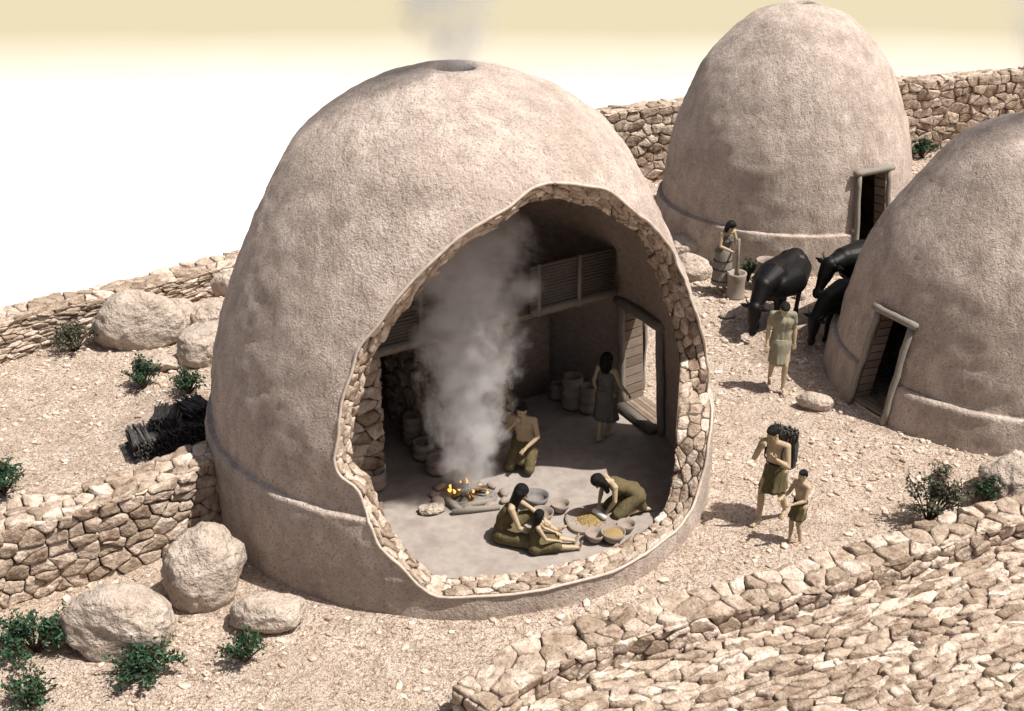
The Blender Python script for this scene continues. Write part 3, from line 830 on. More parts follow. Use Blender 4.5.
# pebbles: uncountable
def pebbles():
    rng = random.Random(77); v = []; f = []
    base = [(1, 0, 0), (-1, 0, 0), (0, 1, 0), (0, -1, 0), (0, 0, 1), (0, 0, -1)]
    bm = bmesh.new(); bmesh.ops.create_icosphere(bm, subdivisions=1, radius=1); bv = [v_.co.copy() for v_ in bm.verts]; bf = [[q.index for q in t.verts] for t in bm.faces]; bm.free()
    k = 0
    for _ in range(46000):
        x = rng.uniform(-13, 13); y = rng.uniform(9.5, 35)
        if abs(x) > y * .5: continue
        if not in_poly(x, y, inside_poly): continue
        if math.hypot(x - CM[0], y - CM[1]) < 3.95 or math.hypot(x - C2[0], y - C2[1]) < 3.05 or math.hypot(x - C3[0], y - C3[1]) < 3.25: continue
        if mnoise.noise(Vector((x * .6, y * .6, 7))) < rng.uniform(-.5, .3): continue
        s = .014 + .045 * rng.random() ** 3.5 + .004 * (y > 22)
        z = gz(x, y); a = rng.random() * 6.28; ca, sa = math.cos(a), math.sin(a)
        sx, sy, sz = s * rng.uniform(.8, 1.8), s * rng.uniform(.7, 1.2), s * rng.uniform(.4, .9)
        for b in bv:
            j = 1 + rng.uniform(-.2, .2)
            X = b.x * sx * j; Y = b.y * sy * j
            v.append((x + X * ca - Y * sa, y + X * sa + Y * ca, z + sz * .4 + b.z * sz))
        f += [tuple(i + k for i in t) for t in bf]; k += len(bv)
    tag(mesh('pebbles', v, f, M['pebble'], None, False), 'loose pebbles scattered over the gravelly earth', 'pebbles', kind='stuff')
pebbles()

# ------------------------------------------------------------------ shrubs
def shrub(px, py, w, h, seed, label, leaves=900, ls=.05, m='leaf', z=0):
    p = G(px, py, z); rng = random.Random(seed)
    root = empty('shrub', (p.x, p.y, z), label=label, cat='shrub', group='shrubs on the dry ground')
    st = MB(); v = []; f = []
    tips = []
    nb = 26
    for i in range(nb):
        a = rng.random() * 6.28; rr = rng.random() ** .6
        tip = Vector((math.cos(a) * w / 2 * rr, math.sin(a) * w / 2 * rr, h * (1 - .45 * rr * rr) * rng.uniform(.75, 1.08)))
        mid = tip * .5 + Vector((0, 0, h * .08))
        st.tube([(0, 0, -.02), mid, tip], [.014, .01, .004], 5)
        for k in range(3):
            t = rng.uniform(.4, .9); q = mid.lerp(tip, (t - .4) / .6) + Vector((rng.gauss(0, .06), rng.gauss(0, .06), rng.gauss(.04, .05))) * w
            st.tube([mid.lerp(tip, (t - .4) / .9), q], [.006, .003], 4); tips.append((mid, q))
        tips.append((mid, tip))
    for i in range(leaves):
        a, b = rng.choice(tips); t = rng.uniform(.25, 1.05)
        c = a.lerp(b, t) + Vector((rng.gauss(0, .035), rng.gauss(0, .035), rng.gauss(0, .03)))
        if c.z < .02: continue
        d = Vector((rng.gauss(0, 1), rng.gauss(0, 1), rng.gauss(.6, .8))).normalized(); s_ = ls * rng.uniform(.6, 1.25)
        x = d.orthogonal().normalized(); x = (Matrix.Rotation(rng.random() * 6.28, 3, d) @ x); y = d.cross(x)
        k = len(v)
        v += [c - x * s_ * .7, c - y * s_ * .38 + d * s_ * .12, c + x * s_ * .7, c + y * s_ * .38 + d * s_ * .12, c]
        f += [(k, k + 1, k + 4), (k + 1, k + 2, k + 4), (k + 2, k + 3, k + 4), (k + 3, k, k + 4)]
    mesh('foliage', v, f, M[m], root, False); st.build('stem', M['stem'], root)
    return root
shrub(144, 388, .80, .62, 1, 'leafy green shrub at the foot of the largest boulder', 800)
shrub(189, 393, .72, .50, 2, 'low green shrub between the brushwood stack and the rounded boulder', 520)
shrub(76, 350, 1.1, .6, 3, 'pale grey green shrub near the far left wall', 800, m='leaf_dry')
shrub(4, 494, .8, .6, 4, 'green shrub at the left edge above the foreground wall', 900)
shrub(35, 652, 1.25, .55, 5, 'wide green shrub in the bottom left corner before the wall', 1600)
shrub(148, 672, 1.15, .36, 6, 'low spreading green shrub in front of the big angular boulder', 1100)
shrub(246, 660, .75, .45, 7, 'sparse green shrub right of the spreading one at the bottom left', 420)
shrub(748, 282, .42, .62, 8, 'thin green shrub between the mortar and the tall clay pot', 260)
shrub(757, 287, .36, .35, 18, 'small green shrub against the tall house, beside the tall clay pot', 140)
shrub(922, 158, .9, .62, 9, 'dark green shrub between the far wall and the tall house', 420, ls=.07)
shrub(984, 505, .5, .55, 10, 'green shrub beside the cream boulder on the low wall', 380)
shrub(928, 522, 1.15, .95, 11, 'dark grey green shrub behind the low wall at the right', 1500, m='leaf_dry')
shrub(28, 706, .8, .4, 12, 'green shrub cut off by the bottom left picture edge', 500)

# ------------------------------------------------------------------ brushwood stack
def brush(root, name, loc, size, seed, n=260, ang=0):
    rng = random.Random(seed); mb = MB()
    for i in range(n):
        y = rng.uniform(-.5, .5) * size[1]; z = rng.uniform(0, 1) * size[2]
        L_ = size[0] * rng.uniform(.8, 1.08); x = rng.gauss(0, .02); sl = rng.gauss(0, .03)
        a = Vector((x - L_ / 2, y + rng.gauss(0, .02), z)); b = Vector((x + L_ / 2, y + rng.gauss(0, .03), max(0, z + sl)))
        mb.tube([a, (a + b) / 2 + Vector((0, rng.gauss(0, .015), rng.gauss(0, .012))), b], rng.uniform(.008, .02), 5)
    core = Vector((0, 0, size[2] / 2)); mb.box(core, (size[0] * .8, size[1] * .92, size[2] * .94))
    o = mb.build(name, M['char'], root, False); o.location = loc; o.rotation_euler = (0, 0, ang); return o
p = G(170, 443)
st = empty('brushwood_stack', (p.x, p.y, -.02), R(38), label='black stack of brushwood bundles on the ground left of the open house', cat='firewood')
brush(st, 'stick_bundle', (-.42, 0, 0), (.62, .46, .36), 1, ang=R(80))
brush(st, 'stick_bundle', (.02, 0, 0), (.62, .46, .40), 2, ang=R(86))
brush(st, 'stick_bundle', (.46, .02, 0), (.64, .46, .38), 3, ang=R(93))
brush(st, 'stick_bundle', (.02, .05, .38), (.5, .42, .22), 4, 160, ang=R(60))
brush(st, 'stick_bundle', (.52, .05, .36), (.5, .42, .24), 5, 160, ang=R(100))

# ------------------------------------------------------------------ pots
def bowl(name, px, py, r, h, label, m='clay', z=FZ, group='clay bowls on the floor', fill=None, cat='bowl'):
    p = G(px, py, z); root = empty(name, (p.x, p.y, z), label=label, cat=cat, group=group)
    mb = MB(); mb.lathe([(0, 0), (r * .45, 0), (r * .62, h * .12), (r * .9, h * .6), (r, h), (r * .93, h), (r * .83, h * .6), (r * .5, h * .25), (0, h * .2)]); mb.build('bowl_body', M[m], root)
    if fill:
        g = MB(); g.lathe([(r * .88, h * .74), (r * .6, h * .84), (r * .3, h * .93), (0, h * .95)]); g.build('grain', M['grain'], root)
    return root
def jar(px, py, r, h, label, z=FZ, m='clay', rings=3, group='clay pots stored in the house', name='clay_pot', opening=.8):
    p = G(px, py, z); root = empty(name, (p.x, p.y, z), label=label, cat='pot', group=group)
    prof = [(0, 0), (r * .72, 0), (r * .8, .02)]
    for i in range(rings):
        z0 = h * (i + .08) / rings; z1 = h * (i + 1) / rings; 
        prof += [(r * .86, z0), (r * 1.0, z0 + (z1 - z0) * .35), (r * 1.0, z0 + (z1 - z0) * .75), (r * .86, z1 - .005)]
    prof += [(r * .92, h), (r * .9, h + .015), (r * opening, h + .01), (r * .76, h * .85), (r * .72, h * .3), (0, h * .28)]
    mb = MB(); mb.lathe(prof); o = mb.build('pot_body', M[m], root); return root
jar(413, 443, .17, .52, 'tall ringed clay pot deepest inside the left storage room', rings=4)
jar(424, 458, .19, .30, 'medium clay pot in the middle of the row in the storage room doorway', rings=2)
jar(438, 472, .19, .26, 'squat clay pot beside the stone pier at the storage room doorway', rings=2)
jar(375, 488, .19, .30, 'clay pot standing at the left end of the stone partition near the cut wall', rings=2)
jar(557, 399, .13, .30, 'smallest ringed clay pot, left of the big one against the alcove wall', rings=2)
jar(572, 408, .19, .62, 'tallest ringed clay jar standing against the alcove wall', rings=3)
jar(588, 412, .16, .50, 'ringed clay pot right of the tallest jar, beside the woman at the door', rings=3)
bowl('clay_bowl', 536, 506, .20, .20, 'dark grey clay bowl nearest the fire, behind the seated mother', 'clay_dark')
bowl('clay_bowl', 542, 521, .175, .17, 'clay bowl beside the bent arm of the seated mother', 'clay')
bowl('clay_bowl', 560, 511, .15, .15, 'clay bowl left of the slab of grain, right one of the row by the fire', 'clay')
bowl('clay_bowl', 595, 541, .15, .15, 'empty clay bowl by the foot of the seated girl', 'clay')
bowl('clay_bowl', 613, 541, .18, .17, 'clay bowl filled with yellow grain between two empty bowls', 'clay', fill=True)
bowl('clay_bowl', 626, 531, .14, .14, 'small empty clay bowl right of the bowl full of grain', 'clay')
# slab, grain, roller
p = G(597, 519, FZ)
mb = MB(); rs = Matrix.Rotation(R(22), 3, 'Z')
sl_pts = [(-.62, -.10), (-.58, -.3), (-.42, -.42), (.05, -.44), (.5, -.3), (.62, -.1), (.6, .3), (.45, .42), (-.3, .42), (-.55, .25)]
sp_ = smooth_path([Vector((x * .82, y * .82, 0)) for x, y in sl_pts], 2, True)
k = len(sp_); mb.add([v + Vector((0, 0, .0)) for v in sp_] + [v + Vector((0, 0, .045)) for v in sp_] + [v * .95 + Vector((0, 0, .055)) for v in sp_], [tuple(2 * k + i for i in range(k))] + [(i, (i + 1) % k, k + (i + 1) % k, k + i) for i in range(k)] + [(k + i, k + (i + 1) % k, 2 * k + (i + 1) % k, 2 * k + i) for i in range(k)])
slab = mb.build('grinding_slab', M['clay'], None, False); slab.location = p; slab.rotation_euler = (0, 0, R(20)); tag(slab, 'flat grey grinding slab on the floor in front of the kneeling woman', 'slab')
p = G(590, 519, FZ + .055); rng = random.Random(3); mb = MB()
mb.lathe([(.20, 0), (.15, .012), (.06, .03), (0, .034)], n=20)
for i in range(420):
    a = rng.random() * 6.28; rr = abs(rng.gauss(0, .11)); mb.ell((math.cos(a) * rr * 1.2, math.sin(a) * rr, .012 + .025 * max(0, 1 - rr / .18)), (.009, .006, .006), Matrix.Rotation(rng.random() * 3, 3, 'Z'), n=6)
g = mb.build('grain_pile', M['grain'], None); g.location = p; tag(g, 'heap of yellow millet grain on the grinding slab', 'grain')
RA = G(595, 511, FZ + .11); RB = G(604, 517, FZ + .11)
mb = MB(); dd = (RB - RA); ln = dd.length / 2 + .03
mb.lathe([(0, -ln), (.035, -ln), (.045, -ln + .02), (.048, 0), (.045, ln - .02), (.035, ln), (0, ln)], n=20)
o = mb.build('stone_roller', M['roller'], None); o.location = (RA + RB) / 2; o.rotation_euler = dd.to_track_quat('Z', 'Y').to_euler(); tag(o, 'short white stone roller held in both hands by the kneeling woman', 'roller')
# loose stone by the fire
o = boulder(432, 514, (.42, .26, .17), 21, 'small tan stone on the floor left of the fire', .3, 'stone', z=.09)

# ------------------------------------------------------------------ hearth
HP = G(468, 497, FZ)
hearth = empty('campfire', HP, label='smoking cooking fire of sticks ringed by stones on the house floor', cat='fire')
rng = random.Random(12)
for i in range(11):
    a = 2 * math.pi * i / 11 + .2
    if i in (2, 7): continue
    q_ = rng.uniform(.6, 1.15); mb = MB(); mb.ell((0, 0, 0), (.14 * q_, .085 * q_, .06 * q_), None, 14)
    mb.v = [tuple(Vector(v) * (1 + .2 * mnoise.noise(Vector(v) * 12 + Vector((i, 0, 0))))) for v in mb.v]
    o = mb.build('hearth_stone', M['clay'], hearth); o.location = (math.cos(a) * rng.uniform(.5, .6), math.sin(a) * rng.uniform(.36, .44), .04); o.rotation_euler = (0, 0, a + 1.57)
mb = MB(); mb.lathe([(.46, 0), (.3, .03), (.1, .05), (0, .052)], n=24); mb.build('ash_bed', M['ash'], hearth)
for i in range(9):
    a = rng.random() * 6.28; L_ = rng.uniform(.4, .62)
    mb = MB(); d = Vector((math.cos(a), math.sin(a), 0)) * L_
    mb.tube([d * -.45 + Vector((0, 0, .09 + .02 * i)), Vector((0, 0, .12 + .012 * i)), d * .55 + Vector((0, 0, .06 + .03 * (i % 4)))], rng.uniform(.02, .035), 7); mb.build('log', M['wood_brown' if i % 3 else 'char'], hearth)
for i in range(20):
    a = rng.random() * 6.28; rr = rng.random() * .3; h = rng.uniform(.04, .13) * (1.15 - rr); w = rng.uniform(.015, .035)
    mb = MB(); x, y = math.cos(a) * rr, math.sin(a) * rr
    mb.tube([(x, y, .08), (x + .01, y, .08 + h * .3), (x - .015, y + .01, .08 + h * .65), (x + .01, y, .08 + h)], [w * .7, w, w * .5, .003], 7); mb.build('flame', M['flame'], hearth)
# two split boards lying in front of the fire
for (x0, y0, x1, y1, w, lab) in ((458, 508, 494, 500, .05, 'long pale stick lying along the front edge of the fire'), (446, 500, 461, 511, .06, 'short pale log end lying left of the fire'), (452, 512, 500, 507, .045, 'grey stick lying in front of the hearth stones')):
    a = G(x0, y0, FZ + .04); b = G(x1, y1, FZ + .04); mb = MB(); mb.tube([Vector(), (b - a) / 2 + Vector((0, 0, .008)), b - a], [w, w * 1.1, w * .85], 8, jit=.15)
    o = mb.build('firewood_stick', M['wood_grey'], None); o.location = a; tag(o, lab, 'firewood')

# mortar, pestle, clay jar outside
def mortar():
    p = G(735, 296); root = empty('wooden_mortar', (p.x, p.y, -.03), label='waist high grey mortar in front of the woman pounding grain', cat='mortar')
    mb = MB(); mb.lathe([(0, 0), (.22, 0), (.20, .05), (.185, .25), (.195, .45), (.215, .55), (.205, .57), (.165, .56), (.14, .42), (0, .32)], n=30); mb.build('mortar_body', M['clay'], root)
    return p
mp_ = mortar()
p = G(765, 287)
root = empty('clay_pot', (p.x, p.y, -.03), label='tall open clay pot behind the grazing cow, against the tall house', cat='pot')
mb = MB(); mb.lathe([(0, 0), (.2, 0), (.24, .15), (.25, .35), (.22, .52), (.19, .58), (.24, .66), (.225, .66), (.17, .58), (.2, .4), (0, .2)], n=30); mb.build('pot_body', M['clay'], root)

# ------------------------------------------------------------------ people
def V(*a): return Vector(a)
def frame_from(f, up):
    f = f.normalized(); r_ = f.cross(up).normalized(); u = r_.cross(f)
    return Matrix((r_, f, u)).transposed()     # columns: right, forward, up
def hand(mb, wr, el, k, curl=.6, palm=None, grip=False, side=1):
    """palm plus five fingers continuing the forearm direction"""
    d = (wr - el).normalized()
    pn = (palm or V(0, 0, -1)); pn = (pn - d * pn.dot(d)); pn = pn.normalized() if pn.length > 1e-3 else d.orthogonal().normalized()
    w = d.cross(pn).normalized() * side
    c = wr + d * .045 * k
    mb.capsule(wr - d * .02 * k, wr + d * .02 * k, .026 * k, .028 * k, 10)
    for q in (-.026, -.009, .009, .026): mb.capsule(wr + d * .02 * k + w * q * k * .8, wr + d * .082 * k + w * q * k, .0155 * k, .0145 * k, 8)
    for i, (q, L_) in enumerate(((-.031, .062), (-.0105, .072), (.0105, .068), (.031, .052))):
        a = wr + d * .085 * k + w * q * k
        dirs = [d, (d * math.cos(curl) + pn * math.sin(curl)), (d * math.cos(curl * 1.9) + pn * math.sin(curl * 1.9))]
        for j, fr in enumerate((.42, .32, .26)):
            b = a + (dirs[j] + w * q * 2).normalized() * L_ * fr * k * 1.15; mb.capsule(a, b, .0098 * k, .009 * k, 8); a = b
    a = wr + d * .03 * k - w * .028 * k; b = a + (d * .6 - w * .75 + pn * .3).normalized() * .036 * k; c2 = b + (d * .85 - w * .1 + pn * .5).normalized() * .034 * k
    mb.capsule(a, b, .0145 * k, .012 * k, 8); mb.capsule(b, c2, .0115 * k, .0095 * k, 8)
def person(label, loc, rz, J, k=1.0, sex='m', hair='short', clothes=None, voxel=.0075, group='people of the village', hands=None, face=None, headup=None):
    root = empty('person', loc, rz, label=label, cat='person', group=group)
    J = {n_: V(*p) * k for n_, p in J.items()}
    mb = MB()
    sh = (J['shL'] + J['shR']) / 2; hp = (J['hipL'] + J['hipR']) / 2
    up = (sh - hp).normalized(); rt = (J['shL'] - J['shR']).normalized(); fw = rt.cross(up)   # facing
    if fw.dot(V(0, -1, 0)) < 0 and False: fw = -fw
    ws = .88 if sex == 'f' else 1.0; cs = k * ws
    mid = J.get('mid', hp.lerp(sh, .42))
    hr = (J['hipL'] - J['hipR']).normalized()
    # torso
    for s_ in (-1, 1):
        mb.capsule(hp + hr * .065 * k * s_ + up * .02 * k, mid + rt * .055 * cs * s_, .098 * k * (1.04 if sex == 'f' else .97), .082 * cs)
        mb.capsule(mid + rt * .055 * cs * s_, sh + rt * .075 * cs * s_ - up * .13 * k, .082 * cs, .102 * cs)
        mb.capsule(sh + rt * .07 * cs * s_ - up * .13 * k, sh + rt * .085 * cs * s_ - up * .045 * k, .10 * cs, .062 * cs)
        if sex == 'f': mb.ell(sh + rt * .075 * cs * s_ - up * .17 * k + fw * .075 * cs, (.062 * cs, .055 * cs, .058 * cs))
        mb.ell(hp + hr * .075 * k * s_ - fw * .045 * k - up * .01 * k, (.088 * k, .088 * k, .085 * k))
        else_ = None
    mb.capsule(hp + up * .04 * k, mid, .10 * k, .088 * cs); mb.capsule(mid, sh - up * .13 * k - fw * .005 * k, .09 * cs, .112 * cs); mb.capsule(sh - up * .13 * k, sh - up * .05 * k, .112 * cs, .075 * cs)
    neckb = sh + up * .0 * k
    mb.capsule(J['shL'], neckb + rt * .03 * k, .058 * cs, .06 * cs); mb.capsule(J['shR'], neckb - rt * .03 * k, .058 * cs, .06 * cs)
    mb.capsule(neckb, neckb + (J['head'] - neckb) * .30 + rt * 0, .072 * cs, .054 * cs)
    # head
    H = J['head']; hf = V(*face).normalized() if face else fw
    hu = V(*headup).normalized() if headup else (H - neckb).normalized() * .6 + up * .4
    Rm = frame_from(hf, hu); ri, f_, u_ = Rm.col[0], Rm.col[1], Rm.col[2]
    mb.capsule(neckb, H - u_ * .05 * k - f_ * .02 * k, .054 * cs, .05 * cs)
    mb.ell(H + u_ * .022 * k - f_ * .012 * k, (.077 * k, .094 * k, .088 * k), Rm)
    mb.ell(H - u_ * .035 * k + f_ * .022 * k, (.058 * k, .068 * k, .072 * k), Rm)
    mb.ell(H - u_ * .082 * k + f_ * .062 * k, (.028 * k, .024 * k, .02 * k), Rm)
    mb.capsule(H + u_ * .012 * k + f_ * .086 * k, H - u_ * .028 * k + f_ * .104 * k, .009 * k, .014 * k, 8)
    for s_ in (-1, 1):
        mb.ell(H - u_ * .01 * k + ri * s_ * .078 * k - f_ * .005 * k, (.009 * k, .018 * k, .03 * k), Rm, 10)
        mb.ell(H + u_ * .024 * k + ri * s_ * .03 * k + f_ * .078 * k, (.022 * k, .012 * k, .008 * k), Rm, 10)
        mb.ell(H - u_ * .03 * k + ri * s_ * .036 * k + f_ * .062 * k, (.02 * k, .016 * k, .018 * k), Rm, 10)
    # limbs
    am = .86 if sex == 'f' else 1.0
    for S in 'LR':
        s1 = J['sh' + S]; e_ = J['el' + S]; w_ = J['wr' + S]
        mb.capsule(s1, s1.lerp(e_, .45), .056 * am * k, .048 * am * k); mb.capsule(s1.lerp(e_, .4), e_, .049 * am * k, .037 * am * k)
        mb.capsule(e_, e_.lerp(w_, .35), .039 * am * k, .041 * am * k); mb.capsule(e_.lerp(w_, .35), w_, .041 * am * k, .025 * am * k)
        hh = (hands or {}).get(S, {}); hand(mb, w_, e_, k * (.95 if sex == 'm' else .88), side=1 if S == 'L' else -1, **hh)
        h1 = J['hip' + S]; kn = J['kn' + S]; an = J['an' + S]; to = J['to' + S]
        mb.capsule(h1, h1.lerp(kn, .5), .088 * k, .074 * k); mb.capsule(h1.lerp(kn, .5), kn, .074 * k, .053 * k)
        sd = (an - kn).normalized(); back = -(to - an); back = (back - sd * back.dot(sd)); back = back.normalized() if back.length > 1e-4 else V(0, 0, 0)
        mb.capsule(kn, kn.lerp(an, .3) + back * .012 * k, .052 * k, .055 * k); mb.capsule(kn.lerp(an, .3) + back * .012 * k, an, .055 * k, .032 * k)
        heel = an + sd * .03 * k - (to - an).normalized() * .035 * k
        mb.capsule(heel, an.lerp(to, .55) + sd * .012 * k, .031 * k, .03 * k); mb.capsule(an.lerp(to, .5) + sd * .012 * k, to, .032 * k, .019 * k)
        fd = (to - an).normalized(); sw = fd.cross(sd).normalized()
        for q, L_, r_ in ((-.026, .035, .013), (-.010, .033, .0105), (.004, .030, .010), (.017, .025, .0095), (.029, .018, .009)):
            qq = q if S == 'R' else -q
            mb.capsule(to + sw * qq * k - fd * .02 * k, to + sw * qq * k + fd * L_ * k, r_ * k, r_ * .85 * k, 8)
    body = mb.remesh('body', M['skin'], root, voxel)
    # face details
    for s_ in (-1, 1):
        em = MB(); em.ell(H + u_ * .006 * k + ri * s_ * .03 * k + f_ * .084 * k, (.013 * k, .006 * k, .006 * k), Rm, 10); em.build('eye', M['eye'], root)
    em = MB(); em.ell(H - u_ * .056 * k + f_ * .088 * k, (.021 * k, .008 * k, .007 * k), Rm, 10); em.build('mouth', M['lip'], root)
    # hair
    hb = MB()
    if hair == 'short':
        hb.ell(H + u_ * .045 * k - f_ * .022 * k, (.088 * k, .098 * k, .082 * k), Rm)
        hb.ell(H - u_ * .0 * k - f_ * .05 * k, (.08 * k, .065 * k, .085 * k), Rm)
        hb.ell(H + u_ * .082 * k + f_ * .03 * k, (.06 * k, .055 * k, .035 * k), Rm)
    else:
        hb.ell(H + u_ * .04 * k - f_ * .02 * k, (.095 * k, .102 * k, .09 * k), Rm)
        L_ = .40 * k if hair == 'long' else .27 * k
        dwn = V(0, 0, -1); dwn = (dwn * .75 + -u_ * .5).normalized()
        for q, ln_ in ((-.068, .85), (-.04, 1), (0, 1.05), (.04, 1), (.068, .85)):
            bx = H + ri * q * k - f_ * (.055 if abs(q) < .06 else .025) * k
            hb.capsule(bx, bx + dwn * L_ * ln_ * .55 - f_ * .03 * k, .058 * k, .052 * k)
            hb.capsule(bx + dwn * L_ * ln_ * .55 - f_ * .03 * k, bx + dwn * L_ * ln_ - f_ * .01 * k, .052 * k, .026 * k)
        for s_ in (-1, 1): hb.capsule(H + ri * s_ * .078 * k + u_ * .04 * k + f_ * .02 * k, H + ri * s_ * .085 * k - u_ * .10 * k + f_ * .0 * k, .03 * k, .026 * k)
    hb.remesh('hair', M['hair'], root, .011, 1, disp=lambda c: c * 1 + Vector((mnoise.noise(c * 45), mnoise.noise(c * 45 + V(7, 0, 0)), 0)) * .006)
    D = dict(root=root, J=J, up=up, rt=rt, fw=fw, hp=hp, sh=sh, mid=mid, k=k, cs=cs, hr=hr)
    for c in (clothes or []): c(D)
    return D
def loft(name, rings, m, D, ripple=.05, folds=9, n=56, thick=True, seed=0):
    """rings: (centre, axis_x vec, axis_y vec) outer; builds an open cloth tube"""
    v = []; f = []; R_ = len(rings)
    Q = []
    for i in range(R_ - 1):
        for t in (0, .25, .5, .75): Q.append(tuple(rings[i][j].lerp(rings[i + 1][j], t) for j in range(3)) + ((i + t) / (R_ - 1),))
    Q.append(tuple(rings[-1]) + (1,))
    for off in (0, -.008):
        for c, ax, ay, t in Q:
            for q in range(n):
                th = 2 * math.pi * q / n
                w = 1 + ripple * t * math.sin(folds * th + seed + 1.5 * math.sin(3 * th + seed)) + .03 * t * math.sin(17 * th + seed * 2)
                p = ax * math.cos(th) * w + ay * math.sin(th) * w
                v.append(c + p + p.normalized() * off)
    m_ = len(Q)
    for i in range(m_ - 1):
        for q in range(n):
            q2 = (q + 1) % n
            f.append((i * n + q, i * n + q2, (i + 1) * n + q2, (i + 1) * n + q)); b = m_ * n
            f.append((b + (i + 1) * n + q, b + (i + 1) * n + q2, b + i * n + q2, b + i * n + q))
    for q in range(n):
        q2 = (q + 1) % n; b = m_ * n
        f.append(((m_ - 1) * n + q, (m_ - 1) * n + q2, b + (m_ - 1) * n + q2, b + (m_ - 1) * n + q)); f.append((b + q, b + q2, q2, q))
    return mesh(name, v, f, m, D['root'])
def top_cloth(m, hi=.0, g=.016, sleeves=False, name='top'):
    def fn(D):
        k, cs, up, rt, fw, hp, sh, mid, hr = (D[x] for x in ('k', 'cs', 'up', 'rt', 'fw', 'hp', 'sh', 'mid', 'hr')); mb = MB()
        for s_ in (-1, 1):
            mb.capsule(hp + hr * .065 * k * s_, mid + rt * .055 * cs * s_, .104 * k + g, .084 * cs + g)
            mb.capsule(mid + rt * .055 * cs * s_, sh + rt * .075 * cs * s_ - up * .13 * k, .084 * cs + g, .104 * cs + g)
            mb.ell(hp + hr * .075 * k * s_ - fw * .045 * k - up * .01 * k, (.09 * k + g, .09 * k + g, .088 * k + g))
            mb.capsule(hp + up * .04 * k, mid, .106 * k + g, .09 * cs + g); mb.capsule(mid, sh - up * .13 * k - fw * .005 * k, .092 * cs + g, .114 * cs + g)
            if hi: mb.capsule(sh + rt * .07 * cs * s_ - up * .13 * k, sh + rt * .075 * cs * s_ - up * .045 * k, .10 * cs + g, .062 * cs + g)
            if m is not None and D.get('f', True) and cs < k: mb.ell(sh + rt * .075 * cs * s_ - up * .17 * k + fw * .075 * cs, (.062 * cs + g, .055 * cs + g, .058 * cs + g))
        if sleeves:
            for S in 'LR':
                s1 = D['J']['sh' + S]; e_ = D['J']['el' + S]; mb.capsule(s1, s1.lerp(e_, .5), .066 * k, .066 * k); mb.capsule(s1, sh, .066 * cs, .066 * cs)
        o = mb.remesh(name, m, D['root'], .010, 2, disp=lambda c: c + Vector((mnoise.noise(c * 11), mnoise.noise(c * 11 + V(5, 0, 0)), 0)) * .006)
    return fn
def thigh_cloth(m, spec, g=.02, name='skirt'):
    """cloth along bent thighs: spec list of (jointA,jointB,ra,rb)"""
    def fn(D):
        mb = MB(); k = D['k']; J = D['J']; J2 = dict(J); J2['hp'] = D['hp']; J2['mid'] = D['mid']
        for a, b, ra, rb, *t in spec:
            A = J2[a] if isinstance(a, str) else V(*a) * k; B = J2[b] if isinstance(b, str) else V(*b) * k
            if t: B = A.lerp(B, t[0])
            mb.capsule(A, B, ra * k, rb * k)
        mb.remesh(name, m, D['root'], .012, 3, disp=lambda c: c + Vector((mnoise.noise(c * 8), mnoise.noise(c * 8 + V(5, 0, 0)), mnoise.noise(c * 9 + V(0, 4, 0)))) * .012)
    return fn
def skirt(m, top, hem, rx0, rx1, ry0=None, ry1=None, folds=9, ripple=.05, name='skirt', belt=None, fwd=0, seed=0, bands=()):
    def fn(D):
        k = D['k']; hp = D['hp']; J = D['J']
        ry0_ = ry0 or rx0 * .8; ry1_ = ry1 or rx1 * .8
        lowc = (J['knL'] + J['knR']) / 2
        c0 = hp + V(0, 0, top) * k; cm_ = hp + V(0, 0, -.02) * k
        kz = hem * k; t = (hp.z - kz) / max(.01, hp.z - lowc.z); c1 = V(hp.x + (lowc.x - hp.x) * min(t, 1) * .8, hp.y + (lowc.y - hp.y) * min(t, 1) * .8 + fwd, kz)
        rg = [(c0, V(rx0 * k, 0, 0), V(0, ry0_ * k, 0)), (cm_, V((rx0 + .03) * k, 0, 0), V(0, (ry0_ + .035) * k, 0)), (cm_.lerp(c1, .5), V((rx0 * .4 + rx1 * .6) * k, 0, 0), V(0, (ry0_ * .4 + ry1_ * .6) * k, 0)), (c1, V(rx1 * k, 0, 0), V(0, ry1_ * k, 0))]
        loft(name, rg, m, D, ripple, folds, seed=seed)
        if belt:
            mb = MB(); pts = [c0 + V((rx0 + .006) * k * math.cos(a), (ry0_ + .006) * k * math.sin(a), 0) for a in np.linspace(0, 2 * math.pi, 33)]
            mb.tube(pts, .014 * k, 6); mb.build('belt', belt, D['root'])
        for bz, rxx, ryy, cc in bands:
            mb = MB(); pts = [V(cc[0], cc[1], bz) * k + V(rxx * k * math.cos(a), ryy * k * math.sin(a), 0) for a in np.linspace(0, 2 * math.pi, 41)]
            mb.tube(pts, .012 * k, 6); mb.build('cloth_band', M['band'], D['root'])
    return fn

STAND = dict(hipL=(.095, 0, .92), hipR=(-.095, 0, .92), knL=(.10, -.03, .50), knR=(-.10, -.03, .50), anL=(.10, .01, .075), anR=(-.10, .01, .075), toL=(.12, -.13, .025), toR=(-.12, -.13, .025),
             shL=(.175, .0, 1.41), shR=(-.175, .0, 1.41), elL=(.225, .03, 1.12), elR=(-.225, .03, 1.12), wrL=(.235, -.06, .87), wrR=(-.235, -.06, .87), head=(0, -.02, 1.60))
def pose(**k): d = dict(STAND); d.update(k); return d

